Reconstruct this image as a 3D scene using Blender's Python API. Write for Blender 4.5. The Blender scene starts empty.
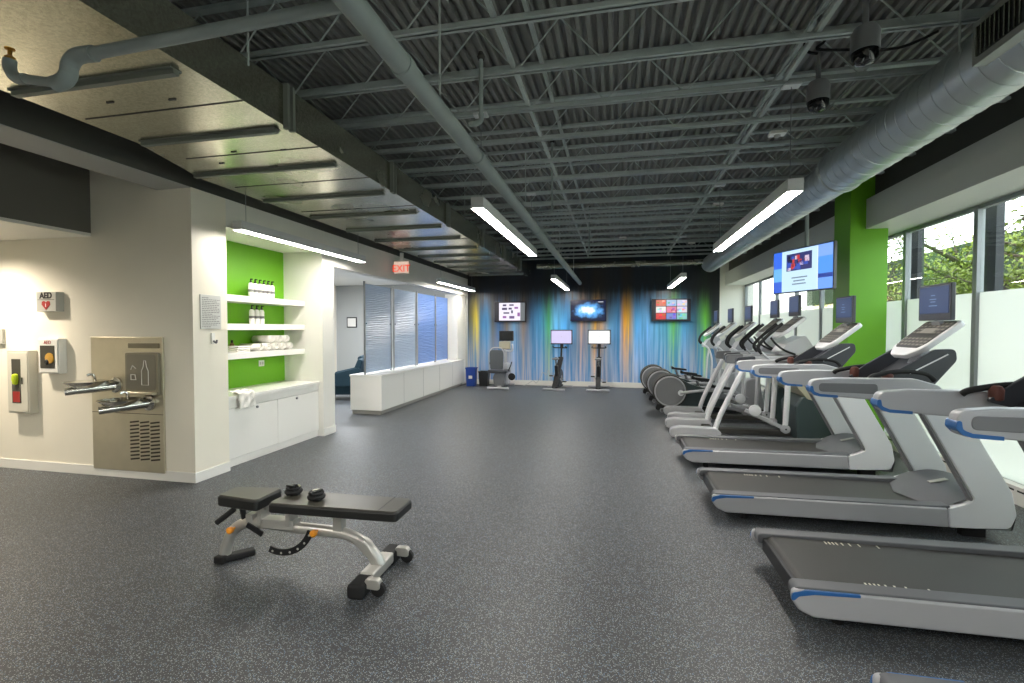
import bpy, math, random
from mathutils import Vector, Matrix
random.seed(7)
PI = math.pi
sc = bpy.context.scene
C = bpy.data.collections.new('gym'); sc.collection.children.link(C)

# ------------------------------------------------------------------ materials
def nt(name):
    m = bpy.data.materials.new(name); m.use_nodes = True
    return m, m.node_tree, m.node_tree.nodes['Principled BSDF']
def S(c):  # sRGB 0-255 -> linear
    return tuple(((v/255)/12.92 if v/255 <= .04045 else ((v/255+.055)/1.055)**2.4) for v in c) + (1,)
def M(name, col, rough=.5, metal=0, noise=0, nscale=30, bump=0, spec=None, coat=0):
    m, t, b = nt(name)
    b.inputs['Base Color'].default_value = S(col)
    b.inputs['Roughness'].default_value = rough
    b.inputs['Metallic'].default_value = metal
    if spec is not None: b.inputs['Specular IOR Level'].default_value = spec
    if coat: b.inputs['Coat Weight'].default_value = coat
    if noise or bump:
        tc = t.nodes.new('ShaderNodeTexCoord'); n = t.nodes.new('ShaderNodeTexNoise')
        n.inputs['Scale'].default_value = nscale; n.inputs['Detail'].default_value = 3
        t.links.new(tc.outputs['Object'], n.inputs['Vector'])
        if noise:
            mx = t.nodes.new('ShaderNodeMixRGB'); mx.blend_type = 'MULTIPLY'; mx.inputs[0].default_value = 1
            mx.inputs[1].default_value = S(col)
            mr = t.nodes.new('ShaderNodeMapRange')
            mr.inputs['From Min'].default_value = .3; mr.inputs['From Max'].default_value = .7
            mr.inputs['To Min'].default_value = 1-noise; mr.inputs['To Max'].default_value = 1+noise*.4
            t.links.new(n.outputs['Fac'], mr.inputs['Value'])
            t.links.new(mr.outputs[0], mx.inputs[2]); t.links.new(mx.outputs[0], b.inputs['Base Color'])
        if bump:
            bp = t.nodes.new('ShaderNodeBump'); bp.inputs['Strength'].default_value = bump; bp.inputs['Distance'].default_value = .01
            t.links.new(n.outputs['Fac'], bp.inputs['Height']); t.links.new(bp.outputs[0], b.inputs['Normal'])
    return m
def E(name, col, strength):
    m, t, b = nt(name)
    b.inputs['Base Color'].default_value = (0, 0, 0, 1)
    b.inputs['Emission Color'].default_value = S(col); b.inputs['Emission Strength'].default_value = strength*(.36 if strength < 3 else 1)
    return m

white = M('white_paint', (232, 230, 222), .55, noise=.03, nscale=2)
warm_white = M('left_wall_paint', (240, 234, 218), .55, noise=.03, nscale=2)
gloss_white = M('white_laminate', (238, 236, 230), .25)
grey_paint = M('grey_header_paint', (170, 172, 170), .6)
dark_paint = M('dark_grey_paint', (84, 84, 78), .7, noise=.08, nscale=3)
charcoal = M('charcoal_paint', (62, 61, 57), .7)
soffit_paint = M('soffit_paint', (104, 102, 94), .7)
green = M('lime_green_paint', (104, 172, 18), .5)
joist_m = M('joist_paint', (178, 187, 185), .5, noise=.08, nscale=12)
pipe_m = M('pipe_paint', (150, 160, 158), .6, noise=.05, nscale=10)
steel = M('brushed_steel', (206, 198, 176), .36, .75, noise=.05, nscale=8)
chrome = M('chrome', (206, 204, 196), .18, 1)
alu = M('window_aluminium', (140, 144, 146), .5, .4)
black = M('black_plastic', (24, 25, 27), .4)
rubber = M('black_rubber', (20, 20, 21), .7)
silver = M('silver_plastic', (178, 179, 183), .35, .1)
silver_b = M('light_silver_plastic', (224, 225, 228), .32, .05)
grey_pl = M('grey_plastic', (118, 119, 122), .45)
dgrey_pl = M('dark_grey_plastic', (58, 60, 66), .4)
deck_pl = M('deck_grey_plastic', (96, 98, 102), .5)
belt_m = M('running_belt', (58, 57, 55), .5, noise=.1, nscale=200, bump=.05)
blue_pl = M('blue_accent', (48, 104, 168), .35)
beige_pl = M('beige_shroud', (178, 172, 150), .4)
slate_pl = M('slate_shroud', (56, 70, 72), .45)
key_m = M('console_face', (74, 72, 70), .35)
key_l = M('console_keys', (150, 146, 138), .5)
brown = M('brown_rubber', (92, 48, 38), .6)
vinyl = M('black_vinyl', (84, 82, 74), .38, bump=.05, nscale=120)
vinyl_side = M('dark_vinyl', (30, 31, 30), .45)
bench_m = M('bench_silver_paint', (186, 184, 178), .3, .5)
orange = M('orange_knob', (236, 150, 30), .45)
towel_m = M('towel_cotton', (236, 232, 224), .9, bump=.6, nscale=90)
mark_m = M('white_marks', (215, 210, 195), .6)
teal = M('teal_upholstery', (16, 48, 60), .8)
bin_blue = M('blue_bin_plastic', (26, 66, 150), .45)
red_m = M('red_print', (160, 36, 32), .5)
yel = M('safety_yellow', (205, 226, 40), .5)
dark_glass = M('dark_cabinet_interior', (62, 60, 52), .4)
mesh_m = M('grey_mesh_fabric', (92, 96, 98), .8)
paper = M('paper', (228, 226, 220), .7)
sign_plate = M('sign_plate', (176, 176, 168), .5)
print_m = M('grey_print', (120, 120, 118), .7)
blk_print = M('black_print', (26, 26, 26), .6)
screen_dark = M('unlit_screen', (14, 16, 20), .15)
wood_l = M('window_pier_stone', (40, 44, 48), .7)
lamp_house = M('lamp_housing', (210, 212, 212), .4)
lamp = E('lamp_lens', (255, 249, 240), 19)
exit_red = E('exit_letters', (250, 58, 14), .8)

def galv():
    m, t, b = nt('galvanised_steel')
    tc = t.nodes.new('ShaderNodeTexCoord')
    v = t.nodes.new('ShaderNodeTexVoronoi'); v.inputs['Scale'].default_value = 85
    n = t.nodes.new('ShaderNodeTexNoise'); n.inputs['Scale'].default_value = 1.6; n.inputs['Detail'].default_value = 4
    t.links.new(tc.outputs['Object'], v.inputs['Vector']); t.links.new(tc.outputs['Object'], n.inputs['Vector'])
    r = t.nodes.new('ShaderNodeValToRGB')
    r.color_ramp.elements[0].color = S((160, 160, 144)); r.color_ramp.elements[1].color = S((186, 184, 168))
    sp = t.nodes.new('ShaderNodeSeparateColor'); t.links.new(v.outputs['Color'], sp.inputs[0])
    t.links.new(sp.outputs[0], r.inputs['Fac']); t.links.new(r.outputs[0], b.inputs['Base Color'])
    b.inputs['Metallic'].default_value = .92
    mr = t.nodes.new('ShaderNodeMapRange'); mr.inputs['To Min'].default_value = .18; mr.inputs['To Max'].default_value = .33
    t.links.new(n.outputs['Fac'], mr.inputs['Value']); t.links.new(mr.outputs[0], b.inputs['Roughness'])
    return m
galv_m = galv()
brace_m = M('brace_paint', (120, 126, 118), .55)
spiral_m = M('spiral_duct_steel', (194, 200, 200), .42, .9, noise=.06, nscale=5)

def floor_mat():
    m, t, b = nt('speckled_rubber_floor')
    tc = t.nodes.new('ShaderNodeTexCoord')
    out = None
    def speck(scale, thr, size, seed):
        mp = t.nodes.new('ShaderNodeMapping'); mp.inputs['Location'].default_value = (seed, seed*2, 0)
        t.links.new(tc.outputs['Object'], mp.inputs['Vector'])
        v = t.nodes.new('ShaderNodeTexVoronoi'); v.voronoi_dimensions = '2D'; v.inputs['Scale'].default_value = scale
        t.links.new(mp.outputs[0], v.inputs['Vector'])
        sp = t.nodes.new('ShaderNodeSeparateColor'); t.links.new(v.outputs['Color'], sp.inputs[0])
        a = t.nodes.new('ShaderNodeMath'); a.operation = 'GREATER_THAN'; a.inputs[1].default_value = thr
        t.links.new(sp.outputs[0], a.inputs[0])
        d = t.nodes.new('ShaderNodeMath'); d.operation = 'LESS_THAN'; d.inputs[1].default_value = size
        t.links.new(v.outputs['Distance'], d.inputs[0])
        mu = t.nodes.new('ShaderNodeMath'); mu.operation = 'MULTIPLY'
        t.links.new(a.outputs[0], mu.inputs[0]); t.links.new(d.outputs[0], mu.inputs[1])
        return mu.outputs[0]
    # rolls of matting 1.2 m wide with slightly different tone
    sx = t.nodes.new('ShaderNodeSeparateXYZ'); t.links.new(tc.outputs['Object'], sx.inputs[0])
    dv = t.nodes.new('ShaderNodeMath'); dv.operation = 'DIVIDE'; dv.inputs[1].default_value = 1.2
    t.links.new(sx.outputs['X'], dv.inputs[0])
    fl = t.nodes.new('ShaderNodeMath'); fl.operation = 'FLOOR'; t.links.new(dv.outputs[0], fl.inputs[0])
    wn = t.nodes.new('ShaderNodeTexWhiteNoise'); wn.noise_dimensions = '1D'; t.links.new(fl.outputs[0], wn.inputs['W'])
    ns = t.nodes.new('ShaderNodeTexNoise'); ns.inputs['Scale'].default_value = .8; ns.inputs['Detail'].default_value = 4
    t.links.new(tc.outputs['Object'], ns.inputs['Vector'])
    ad = t.nodes.new('ShaderNodeMath'); ad.operation = 'MULTIPLY_ADD'; ad.inputs[1].default_value = .35
    t.links.new(wn.outputs['Value'], ad.inputs[0]); t.links.new(ns.outputs['Fac'], ad.inputs[2])
    r = t.nodes.new('ShaderNodeValToRGB')
    r.color_ramp.elements[0].position = .3; r.color_ramp.elements[0].color = S((54, 56, 59))
    r.color_ramp.elements[1].position = 1; r.color_ramp.elements[1].color = S((64, 66, 69))
    t.links.new(ad.outputs[0], r.inputs['Fac'])
    cur = r.outputs[0]
    for (sc_, thr, size, seed, col) in ((190, .80, .40, 3, (166, 172, 174)), (130, .88, .32, 11, (110, 134, 160)), (290, .7, .36, 17, (92, 92, 90))):
        mx = t.nodes.new('ShaderNodeMixRGB'); t.links.new(speck(sc_, thr, size, seed), mx.inputs[0])
        t.links.new(cur, mx.inputs[1]); mx.inputs[2].default_value = S(col); cur = mx.outputs[0]
    t.links.new(cur, b.inputs['Base Color'])
    b.inputs['Roughness'].default_value = .48
    bp = t.nodes.new('ShaderNodeBump'); bp.inputs['Strength'].default_value = .12; bp.inputs['Distance'].default_value = .004
    n2 = t.nodes.new('ShaderNodeTexNoise'); n2.inputs['Scale'].default_value = 160; t.links.new(tc.outputs['Object'], n2.inputs['Vector'])
    t.links.new(n2.outputs['Fac'], bp.inputs['Height']); t.links.new(bp.outputs[0], b.inputs['Normal'])
    return m

def mural_mat():
    m, t, b = nt('streaked_mural')
    tc = t.nodes.new('ShaderNodeTexCoord'); sx = t.nodes.new('ShaderNodeSeparateXYZ')
    t.links.new(tc.outputs['Object'], sx.inputs[0])
    stops = [(-4.0, (20, 40, 60)), (-3.87, (120, 110, 40)), (-3.75, (196, 176, 40)), (-3.64, (40, 90, 120)), (-3.45, (60, 130, 180)),
             (-3.3, (84, 82, 70)), (-3.12, (40, 90, 140)), (-2.9, (120, 104, 84)), (-2.7, (110, 160, 200)), (-2.45, (130, 110, 90)),
             (-2.25, (60, 110, 150)), (-2.0, (60, 140, 190)), (-1.76, (60, 150, 90)), (-1.62, (90, 170, 215)), (-1.3, (56, 140, 200)),
             (-1.05, (70, 120, 160)), (-.9, (190, 150, 120)), (-.7, (100, 130, 150)), (-.55, (214, 160, 50)), (-.38, (190, 160, 130)),
             (-.2, (96, 150, 190)), (.05, (60, 140, 200)), (.17, (226, 160, 30)), (.3, (206, 160, 60)), (.45, (70, 160, 220)),
             (.75, (100, 170, 225)), (1.2, (60, 150, 180)), (1.38, (90, 180, 60)), (1.6, (60, 140, 190)),
             (1.9, (40, 90, 110)), (2.12, (96, 180, 50)), (2.28, (20, 40, 40))]
    r = t.nodes.new('ShaderNodeValToRGB')
    mr = t.nodes.new('ShaderNodeMapRange'); mr.inputs['From Min'].default_value = -4; mr.inputs['From Max'].default_value = 2.5
    t.links.new(sx.outputs['X'], mr.inputs['Value']); t.links.new(mr.outputs[0], r.inputs['Fac'])
    el = r.color_ramp.elements
    while len(el) < len(stops): el.new(.5)
    for e, (x, c) in zip(el, stops): e.position = (x+4)/6.5
    for e, (x, c) in zip(el, stops): e.position = (x+4)/6.5; e.color = S(c)
    # fine vertical streaks
    mp = t.nodes.new('ShaderNodeMapping'); mp.inputs['Scale'].default_value = (9, 1, .25)
    t.links.new(tc.outputs['Object'], mp.inputs['Vector'])
    n = t.nodes.new('ShaderNodeTexNoise'); n.inputs['Scale'].default_value = 1.5; n.inputs['Detail'].default_value = 4; n.inputs['Roughness'].default_value = .65
    t.links.new(mp.outputs[0], n.inputs['Vector'])
    m1 = t.nodes.new('ShaderNodeMapRange'); m1.inputs['From Min'].default_value = .3; m1.inputs['From Max'].default_value = .7
    m1.inputs['To Min'].default_value = .5; m1.inputs['To Max'].default_value = 1.7
    t.links.new(n.outputs['Fac'], m1.inputs['Value'])
    mul = t.nodes.new('ShaderNodeMixRGB'); mul.blend_type = 'MULTIPLY'; mul.inputs[0].default_value = 1
    t.links.new(r.outputs[0], mul.inputs[1]); t.links.new(m1.outputs[0], mul.inputs[2])
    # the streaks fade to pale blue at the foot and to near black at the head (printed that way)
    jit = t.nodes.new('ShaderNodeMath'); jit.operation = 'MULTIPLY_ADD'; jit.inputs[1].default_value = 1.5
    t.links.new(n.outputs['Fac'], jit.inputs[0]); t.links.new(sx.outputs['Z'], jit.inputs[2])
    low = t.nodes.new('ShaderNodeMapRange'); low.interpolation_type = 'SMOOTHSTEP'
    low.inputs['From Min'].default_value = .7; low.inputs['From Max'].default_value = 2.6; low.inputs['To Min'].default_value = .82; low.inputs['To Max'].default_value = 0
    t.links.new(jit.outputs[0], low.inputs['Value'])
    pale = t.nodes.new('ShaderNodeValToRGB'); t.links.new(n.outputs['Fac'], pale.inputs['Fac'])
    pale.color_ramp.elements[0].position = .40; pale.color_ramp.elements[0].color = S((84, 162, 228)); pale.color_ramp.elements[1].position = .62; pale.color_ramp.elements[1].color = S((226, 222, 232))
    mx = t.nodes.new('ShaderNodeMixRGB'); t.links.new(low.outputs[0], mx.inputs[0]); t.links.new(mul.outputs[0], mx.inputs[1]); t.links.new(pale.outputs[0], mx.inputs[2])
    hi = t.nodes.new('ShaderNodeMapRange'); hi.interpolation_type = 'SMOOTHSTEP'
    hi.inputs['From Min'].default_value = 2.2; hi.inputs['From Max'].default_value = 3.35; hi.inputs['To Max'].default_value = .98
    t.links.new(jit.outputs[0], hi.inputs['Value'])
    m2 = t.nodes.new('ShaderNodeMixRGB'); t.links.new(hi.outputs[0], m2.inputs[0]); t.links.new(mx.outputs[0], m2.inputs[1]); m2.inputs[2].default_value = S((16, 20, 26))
    t.links.new(m2.outputs[0], b.inputs['Base Color']); b.inputs['Roughness'].default_value = .45
    return m

def film_mat():
    m, t, b = nt('frosted_window_film')
    t.nodes.remove(b)
    o = t.nodes['Material Output']
    d = t.nodes.new('ShaderNodeBsdfDiffuse'); d.inputs[0].default_value = (.62, .66, .62, 1)
    tr = t.nodes.new('ShaderNodeBsdfTranslucent'); tr.inputs[0].default_value = (.80, .83, .77, 1)
    g = t.nodes.new('ShaderNodeBsdfGlossy'); g.inputs['Roughness'].default_value = .12
    a = t.nodes.new('ShaderNodeMixShader'); a.inputs[0].default_value = .6
    c = t.nodes.new('ShaderNodeMixShader'); c.inputs[0].default_value = .07
    t.links.new(d.outputs[0], a.inputs[1]); t.links.new(tr.outputs[0], a.inputs[2])
    t.links.new(a.outputs[0], c.inputs[1]); t.links.new(g.outputs[0], c.inputs[2]); t.links.new(c.outputs[0], o.inputs['Surface'])
    return m
def pane_mat():
    m, t, b = nt('clear_window_glass'); t.nodes.remove(b)
    o = t.nodes['Material Output']
    tr = t.nodes.new('ShaderNodeBsdfTransparent'); tr.inputs[0].default_value = (.86, .9, .88, 1)
    g = t.nodes.new('ShaderNodeBsdfGlossy'); g.inputs['Roughness'].default_value = .02
    lw = t.nodes.new('ShaderNodeLayerWeight'); p5 = t.nodes.new('ShaderNodeMath'); p5.operation = 'POWER'; p5.inputs[1].default_value = 5
    t.links.new(lw.outputs['Facing'], p5.inputs[0])
    f = t.nodes.new('ShaderNodeMath'); f.operation = 'MULTIPLY_ADD'; f.inputs[1].default_value = .7; f.inputs[2].default_value = .045; t.links.new(p5.outputs[0], f.inputs[0])
    c = t.nodes.new('ShaderNodeMixShader'); t.links.new(f.outputs[0], c.inputs[0])
    t.links.new(tr.outputs[0], c.inputs[1]); t.links.new(g.outputs[0], c.inputs[2]); t.links.new(c.outputs[0], o.inputs['Surface'])
    return m
def panel_mat(name, tint):
    m, t, b = nt(name)
    tc = t.nodes.new('ShaderNodeTexCoord'); mp = t.nodes.new('ShaderNodeMapping'); mp.inputs['Scale'].default_value = (1, .6, 3)
    t.links.new(tc.outputs['Object'], mp.inputs['Vector'])
    w = t.nodes.new('ShaderNodeTexWave'); w.bands_direction = 'Z'; w.inputs['Scale'].default_value = 3.2; w.inputs['Distortion'].default_value = 5
    w.inputs['Detail'].default_value = 2
    t.links.new(mp.outputs[0], w.inputs['Vector'])
    r = t.nodes.new('ShaderNodeValToRGB'); c = S(tint)
    r.color_ramp.elements[0].color = c; r.color_ramp.elements[1].color = (min(1, c[0]*1.15), min(1, c[1]*1.12), min(1, c[2]*1.08), 1)
    t.links.new(w.outputs['Fac'], r.inputs['Fac']); t.links.new(r.outputs[0], b.inputs['Base Color'])
    b.inputs['Roughness'].default_value = .22; b.inputs['Alpha'].default_value = .88
    bp = t.nodes.new('ShaderNodeBump'); bp.inputs['Strength'].default_value = .5; bp.inputs['Distance'].default_value = .02
    t.links.new(w.outputs['Fac'], bp.inputs['Height']); t.links.new(bp.outputs[0], b.inputs['Normal'])
    return m

# ------------------------------------------------------------------ mesh builder
class MB:
    def __init__(s): s.v = []; s.f = []; s.mi = []
    def add(s, vs, fs, mi=0):
        k = len(s.v); s.v += [tuple(v) for v in vs]
        for f in fs: s.f.append(tuple(i+k for i in f)); s.mi.append(mi)
        return s
    def box(s, x0, x1, y0, y1, z0, z1, mi=0):
        v = [(x, y, z) for x in (x0, x1) for y in (y0, y1) for z in (z0, z1)]
        return s.add(v, [(0, 1, 3, 2), (4, 6, 7, 5), (0, 4, 5, 1), (2, 3, 7, 6), (0, 2, 6, 4), (1, 5, 7, 3)], mi)
    def bar(s, p0, p1, w, h, mi=0, up=(0, 0, 1)):
        p0, p1 = Vector(p0), Vector(p1); d = (p1-p0).normalized(); u = Vector(up)
        if abs(d.dot(u)) > .97: u = Vector((0, 1, 0))
        a = d.cross(u).normalized(); b = a.cross(d).normalized()
        v = [p+a*i*w/2+b*j*h/2 for p in (p0, p1) for i, j in ((-1, -1), (1, -1), (1, 1), (-1, 1))]
        return s.add(v, [(0, 1, 2, 3), (7, 6, 5, 4), (0, 4, 5, 1), (1, 5, 6, 2), (2, 6, 7, 3), (3, 7, 4, 0)], mi)
    def prism(s, poly, axis, a, b, mi=0):
        def P(u, w, t):
            return (u, t, w) if axis == 'y' else ((t, u, w) if axis == 'x' else (u, w, t))
        n = len(poly)
        v = [P(u, w, a) for u, w in poly]+[P(u, w, b) for u, w in poly]
        fs = [tuple(range(n)), tuple(range(2*n-1, n-1, -1))]+[(i, (i+1) % n, n+(i+1) % n, n+i) for i in range(n)]
        return s.add(v, fs, mi)
    def tube(s, pts, r, n=10, mi=0, closed=False):
        pts = [Vector(p) for p in pts]; rs = r if isinstance(r, (list, tuple)) else [r]*len(pts)
        N = len(pts); ref = None; vs = []
        for i, p in enumerate(pts):
            if closed: d = (pts[(i+1) % N]-pts[i-1])
            else: d = (pts[min(i+1, N-1)]-pts[max(i-1, 0)])
            d.normalize()
            if ref is None:
                ref = d.cross(Vector((0, 0, 1)))
                if ref.length < .1: ref = d.cross(Vector((0, 1, 0)))
            a = (ref-d*ref.dot(d)).normalized(); ref = a; b = d.cross(a)
            vs += [p+(a*math.cos(2*PI*k/n)+b*math.sin(2*PI*k/n))*rs[i] for k in range(n)]
        fs = []
        for i in range(N if closed else N-1):
            j = (i+1) % N
            fs += [(i*n+k, i*n+(k+1) % n, j*n+(k+1) % n, j*n+k) for k in range(n)]
        if not closed: fs += [tuple(range(n-1, -1, -1)), tuple((N-1)*n+k for k in range(n))]
        return s.add(vs, fs, mi)
    def cyl(s, p0, p1, r, n=20, mi=0): return s.tube([p0, p1], r, n, mi)
    def lathe(s, prof, c, axis='z', n=20, mi=0):
        vs = []
        for r, h in prof:
            for k in range(n):
                a, b = r*math.cos(2*PI*k/n), r*math.sin(2*PI*k/n)
                p = {'z': (a, b, h), 'y': (a, h, b), 'x': (h, a, b)}[axis]
                vs.append((c[0]+p[0], c[1]+p[1], c[2]+p[2]))
        m = len(prof)
        fs = [(i*n+k, i*n+(k+1) % n, (i+1)*n+(k+1) % n, (i+1)*n+k) for i in range(m-1) for k in range(n)]
        fs += [tuple(range(n-1, -1, -1)), tuple((m-1)*n+k for k in range(n))]
        return s.add(vs, fs, mi)
    def build(s, name, mats, parent=None, bevel=0, seg=2, loc=None, ang=35):
        me = bpy.data.meshes.new(name); me.from_pydata(s.v, [], s.f)
        if not isinstance(mats, (list, tuple)): mats = [mats]
        for m in mats: me.materials.append(m)
        me.polygons.foreach_set('material_index', s.mi)
        import bmesh
        bm = bmesh.new(); bm.from_mesh(me); bmesh.ops.recalc_face_normals(bm, faces=bm.faces); bm.to_mesh(me); bm.free()
        me.polygons.foreach_set('use_smooth', [True]*len(me.polygons)); me.set_sharp_from_angle(angle=math.radians(ang))
        o = bpy.data.objects.new(name, me); C.objects.link(o)
        if parent: o.parent = parent
        if loc: o.location = loc
        if bevel:
            b = o.modifiers.new('soft_edges', 'BEVEL'); b.width = bevel; b.segments = seg; b.limit_method = 'ANGLE'; b.angle_limit = math.radians(30); b.harden_normals = True
        return o
def rp(pts, n=5):
    """rounded polygon: pts = (x, z, radius)"""
    out = []; N = len(pts)
    for i in range(N):
        p = Vector(pts[i][:2]); r = pts[i][2] if len(pts[i]) > 2 else 0
        if r <= 0: out.append(tuple(p)); continue
        a = Vector(pts[i-1][:2])-p; b = Vector(pts[(i+1) % N][:2])-p
        la, lb = a.length, b.length; a.normalize(); b.normalize()
        th = a.angle(b); d = min(r/math.tan(th/2), la*.49, lb*.49)
        s, e = p+a*d, p+b*d
        for k in range(n+1):
            t = k/n; q = s*(1-t)**2+p*2*t*(1-t)+e*t*t; out.append(tuple(q))
    return out
def spl(pts, n=6):
    P = [Vector(p) for p in pts]; out = []
    for i in range(len(P)-1):
        a = P[max(i-1, 0)]; b = P[i]; c = P[i+1]; d = P[min(i+2, len(P)-1)]
        for k in range(n):
            t = k/n
            out.append(.5*((2*b)+(c-a)*t+(2*a-5*b+4*c-d)*t*t+(3*b-a-3*c+d)*t**3))
    out.append(P[-1]); return out
def arc(cx, cz, r, a0, a1, n=16): return [(cx+r*math.cos(math.radians(a0+(a1-a0)*i/n)), cz+r*math.sin(math.radians(a0+(a1-a0)*i/n))) for i in range(n+1)]

def tag(o, label=None, cat=None, group=None, kind=None):
    if label: o['label'] = label
    if cat: o['category'] = cat
    if group: o['group'] = group
    if kind: o['kind'] = kind
    return o
def T(name, label, cat, loc=(0, 0, 0), rz=0, group=None, kind=None):
    o = bpy.data.objects.new(name, None); C.objects.link(o); o.location = loc; o.rotation_euler = (0, 0, rz); o.empty_display_size = .1
    return tag(o, label, cat, group, kind)
def dup(root, loc, rz=0, label=None, group=None):
    r = root.copy(); C.objects.link(r); r.location = loc; r.rotation_euler = (0, 0, rz)
    if label: r['label'] = label
    if group: r['group'] = group
    for ch in list(root.children):
        c = ch.copy(); C.objects.link(c); c.parent = r
        for g in list(ch.children):
            d = g.copy(); C.objects.link(d); d.parent = c
    return r
def text(s, size, mat, parent, loc, rot, name='lettering', depth=.001, align='CENTER', bold=0):
    cu = bpy.data.curves.new(name, 'FONT'); cu.body = s; cu.size = size; cu.align_x = align; cu.align_y = 'CENTER'; cu.extrude = depth; cu.offset = bold
    cu.materials.append(mat)
    o = bpy.data.objects.new(name, cu); C.objects.link(o); o.parent = parent; o.location = loc; o.rotation_euler = rot
    me = bpy.data.meshes.new_from_object(o); o2 = bpy.data.objects.new(name, me); C.objects.link(o2); o2.parent = parent; o2.location = loc; o2.rotation_euler = rot
    bpy.data.objects.remove(o); o2.name = name
    return o2
def struct(name, mb, mats, label, cat, bevel=0, **k): return tag(mb.build(name, mats, bevel=bevel, **k), label, cat, kind='structure')

# ------------------------------------------------------------------ room shell
YB, YN, XL, XR = 12.6, -4.0, -8.0, 3.5
ZD = 3.68
struct('floor', MB().box(XL, XR+.2, YN, 14.7, -.1, 0), floor_mat(), 'dark grey speckled rubber floor of the gym', 'floor')
# corrugated deck
mb = MB(); p = .0762; x = XL; prof = []
while x < XR+.3:
    prof += [(x, ZD), (x+.028, ZD), (x+.040, ZD+.035), (x+.066, ZD+.035)]; x += p
vs = [(a, YN, b) for a, b in prof]+[(a, 14.7, b) for a, b in prof]; n = len(prof)
mb.add(vs, [(i, i+1, n+i+1, n+i) for i in range(n-1)])
mb.box(XL, XR+.3, YN, 14.7, ZD+.08, ZD+.2)
struct('ceiling', mb, M('deck_paint', (138, 139, 135), .55, noise=.08, nscale=1.5), 'corrugated dark grey metal roof deck over the gym', 'ceiling')

mb = MB()
mb.box(XL, -4, 3.87, 4.29, 0, 2.86)
mb.box(XL, -4.4, 3.87, 4.29, 2.86, ZD)
struct('wall_left_front', mb, warm_white, 'cream wall carrying the drinking fountain and the corner pier', 'wall')
mb = MB()
mb.box(-4.9, -4.62, 4.29, 6.24, 0, 2.86); mb.box(-4.62, -4, 5.96, 6.24, 0, 2.86)
mb.box(-4.62, -4, 4.29, 5.96, 2.57, 2.86)
mb.box(-4.15, -4, 6.24, YB, 2.4, 2.86); mb.box(-4.4, -4.06, 11.9, YB, .70, 2.4); mb.box(-4.4, -4.06, 12.27, YB, 0, .70)
struct('wall_left', mb, white, 'white wall with the shelf niche, header and far pier', 'wall')
struct('trim_niche', MB().box(-4.62, -4.612, 4.29, 5.96, .77, 2.57), green, 'lime green back panel of the shelf niche', 'panel')
struct('wall_left_band', MB().box(-4.4, -4.0, 3.87, YB, 2.86, ZD), dark_paint, 'dark grey band of wall above the white header', 'wall')
mb = MB(); mb.box(-4.4, -4.0, YN, 3.87, 2.86, ZD); mb.box(-4.4, -4.0, YN, 3.87, 2.855, 2.86, 1)
struct('trim_beam', mb, [dark_paint, grey_paint], 'dark dropped beam ending at the fountain wall', 'beam')
mb = MB(); mb.box(XL, -5.22, YN, 3.87, 2.47, 3.16); mb.box(XL, -5.22, YN, 3.87, 2.44, 2.47, 1)
struct('ceiling_left', mb, [soffit_paint, white], 'charcoal fronted lowered ceiling above the fountain wall', 'ceiling')
struct('wall_back', MB().box(-4.0, 2.45, YB, YB+.15, 0, ZD), mural_mat(), 'back wall mural of vertical blue yellow and green streaks', 'wall')
struct('wall_back_left', MB().box(XL, -4.0, YB, YB+.15, 0, ZD), grey_paint, 'light grey wall of the reception room behind the glass panels', 'wall')
struct('wall_back_right', MB().box(2.45, XR+.2, 14.5, 14.65, 0, ZD).box(2.3, 2.45, YB+.15, 14.5, 0, ZD), white, 'white end wall in the recess right of the mural', 'wall')
struct('wall_far_left', MB().box(XL-.15, XL, YN, 14.6, 0, ZD), warm_white, 'far left side wall', 'wall')
struct('wall_near', MB().box(XL, XR+.2, YN-.15, YN, 0, ZD+.1), white, 'white wall behind the viewer', 'wall')
struct('ceiling_reception', MB().box(XL, -4.4, 4.33, YB, 2.75, 2.8), white, 'plain white lowered ceiling over the reception room', 'ceiling')
# baseboards
bb = .1
struct('baseboard_left_front', MB().box(XL, -3.99, 3.858, 3.87, 0, bb).box(-4, -3.988, 3.858, 4.29, 0, bb), gloss_white, 'white baseboard under the drinking fountain', 'baseboard', .003)
struct('baseboard_left', MB().box(-4, -3.988, 5.96, 6.25, 0, bb), gloss_white, 'short white baseboard on the pier beside the cabinet', 'baseboard', .003)
struct('baseboard_back', MB().box(-4.0, 2.45, YB-.014, YB, 0, .13), gloss_white, 'white baseboard along the mural wall', 'baseboard', .003)
# right side
mb = MB(); mb.box(2.96, XR+.12, YN, 14.5, 2.72, 3.08)
struct('wall_right_fascia', mb, M('fascia_paint', (196, 198, 192), .5), 'pale boxed header above the window wall', 'header')
struct('wall_right_upper', MB().box(3.05, XR+.2, YN, 14.5, 3.08, ZD), dark_paint, 'dark grey wall above the window header', 'wall')
struct('column', MB().box(2.79, 3.2, 6.68, 7.13, 0, ZD), green, 'lime green square column by the windows', 'column', .004)
struct('trim_window_sill', MB().box(3.42, 3.62, YN, 14.5, 0, .09), gloss_white, 'low white curb under the windows', 'sill', .004)

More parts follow.
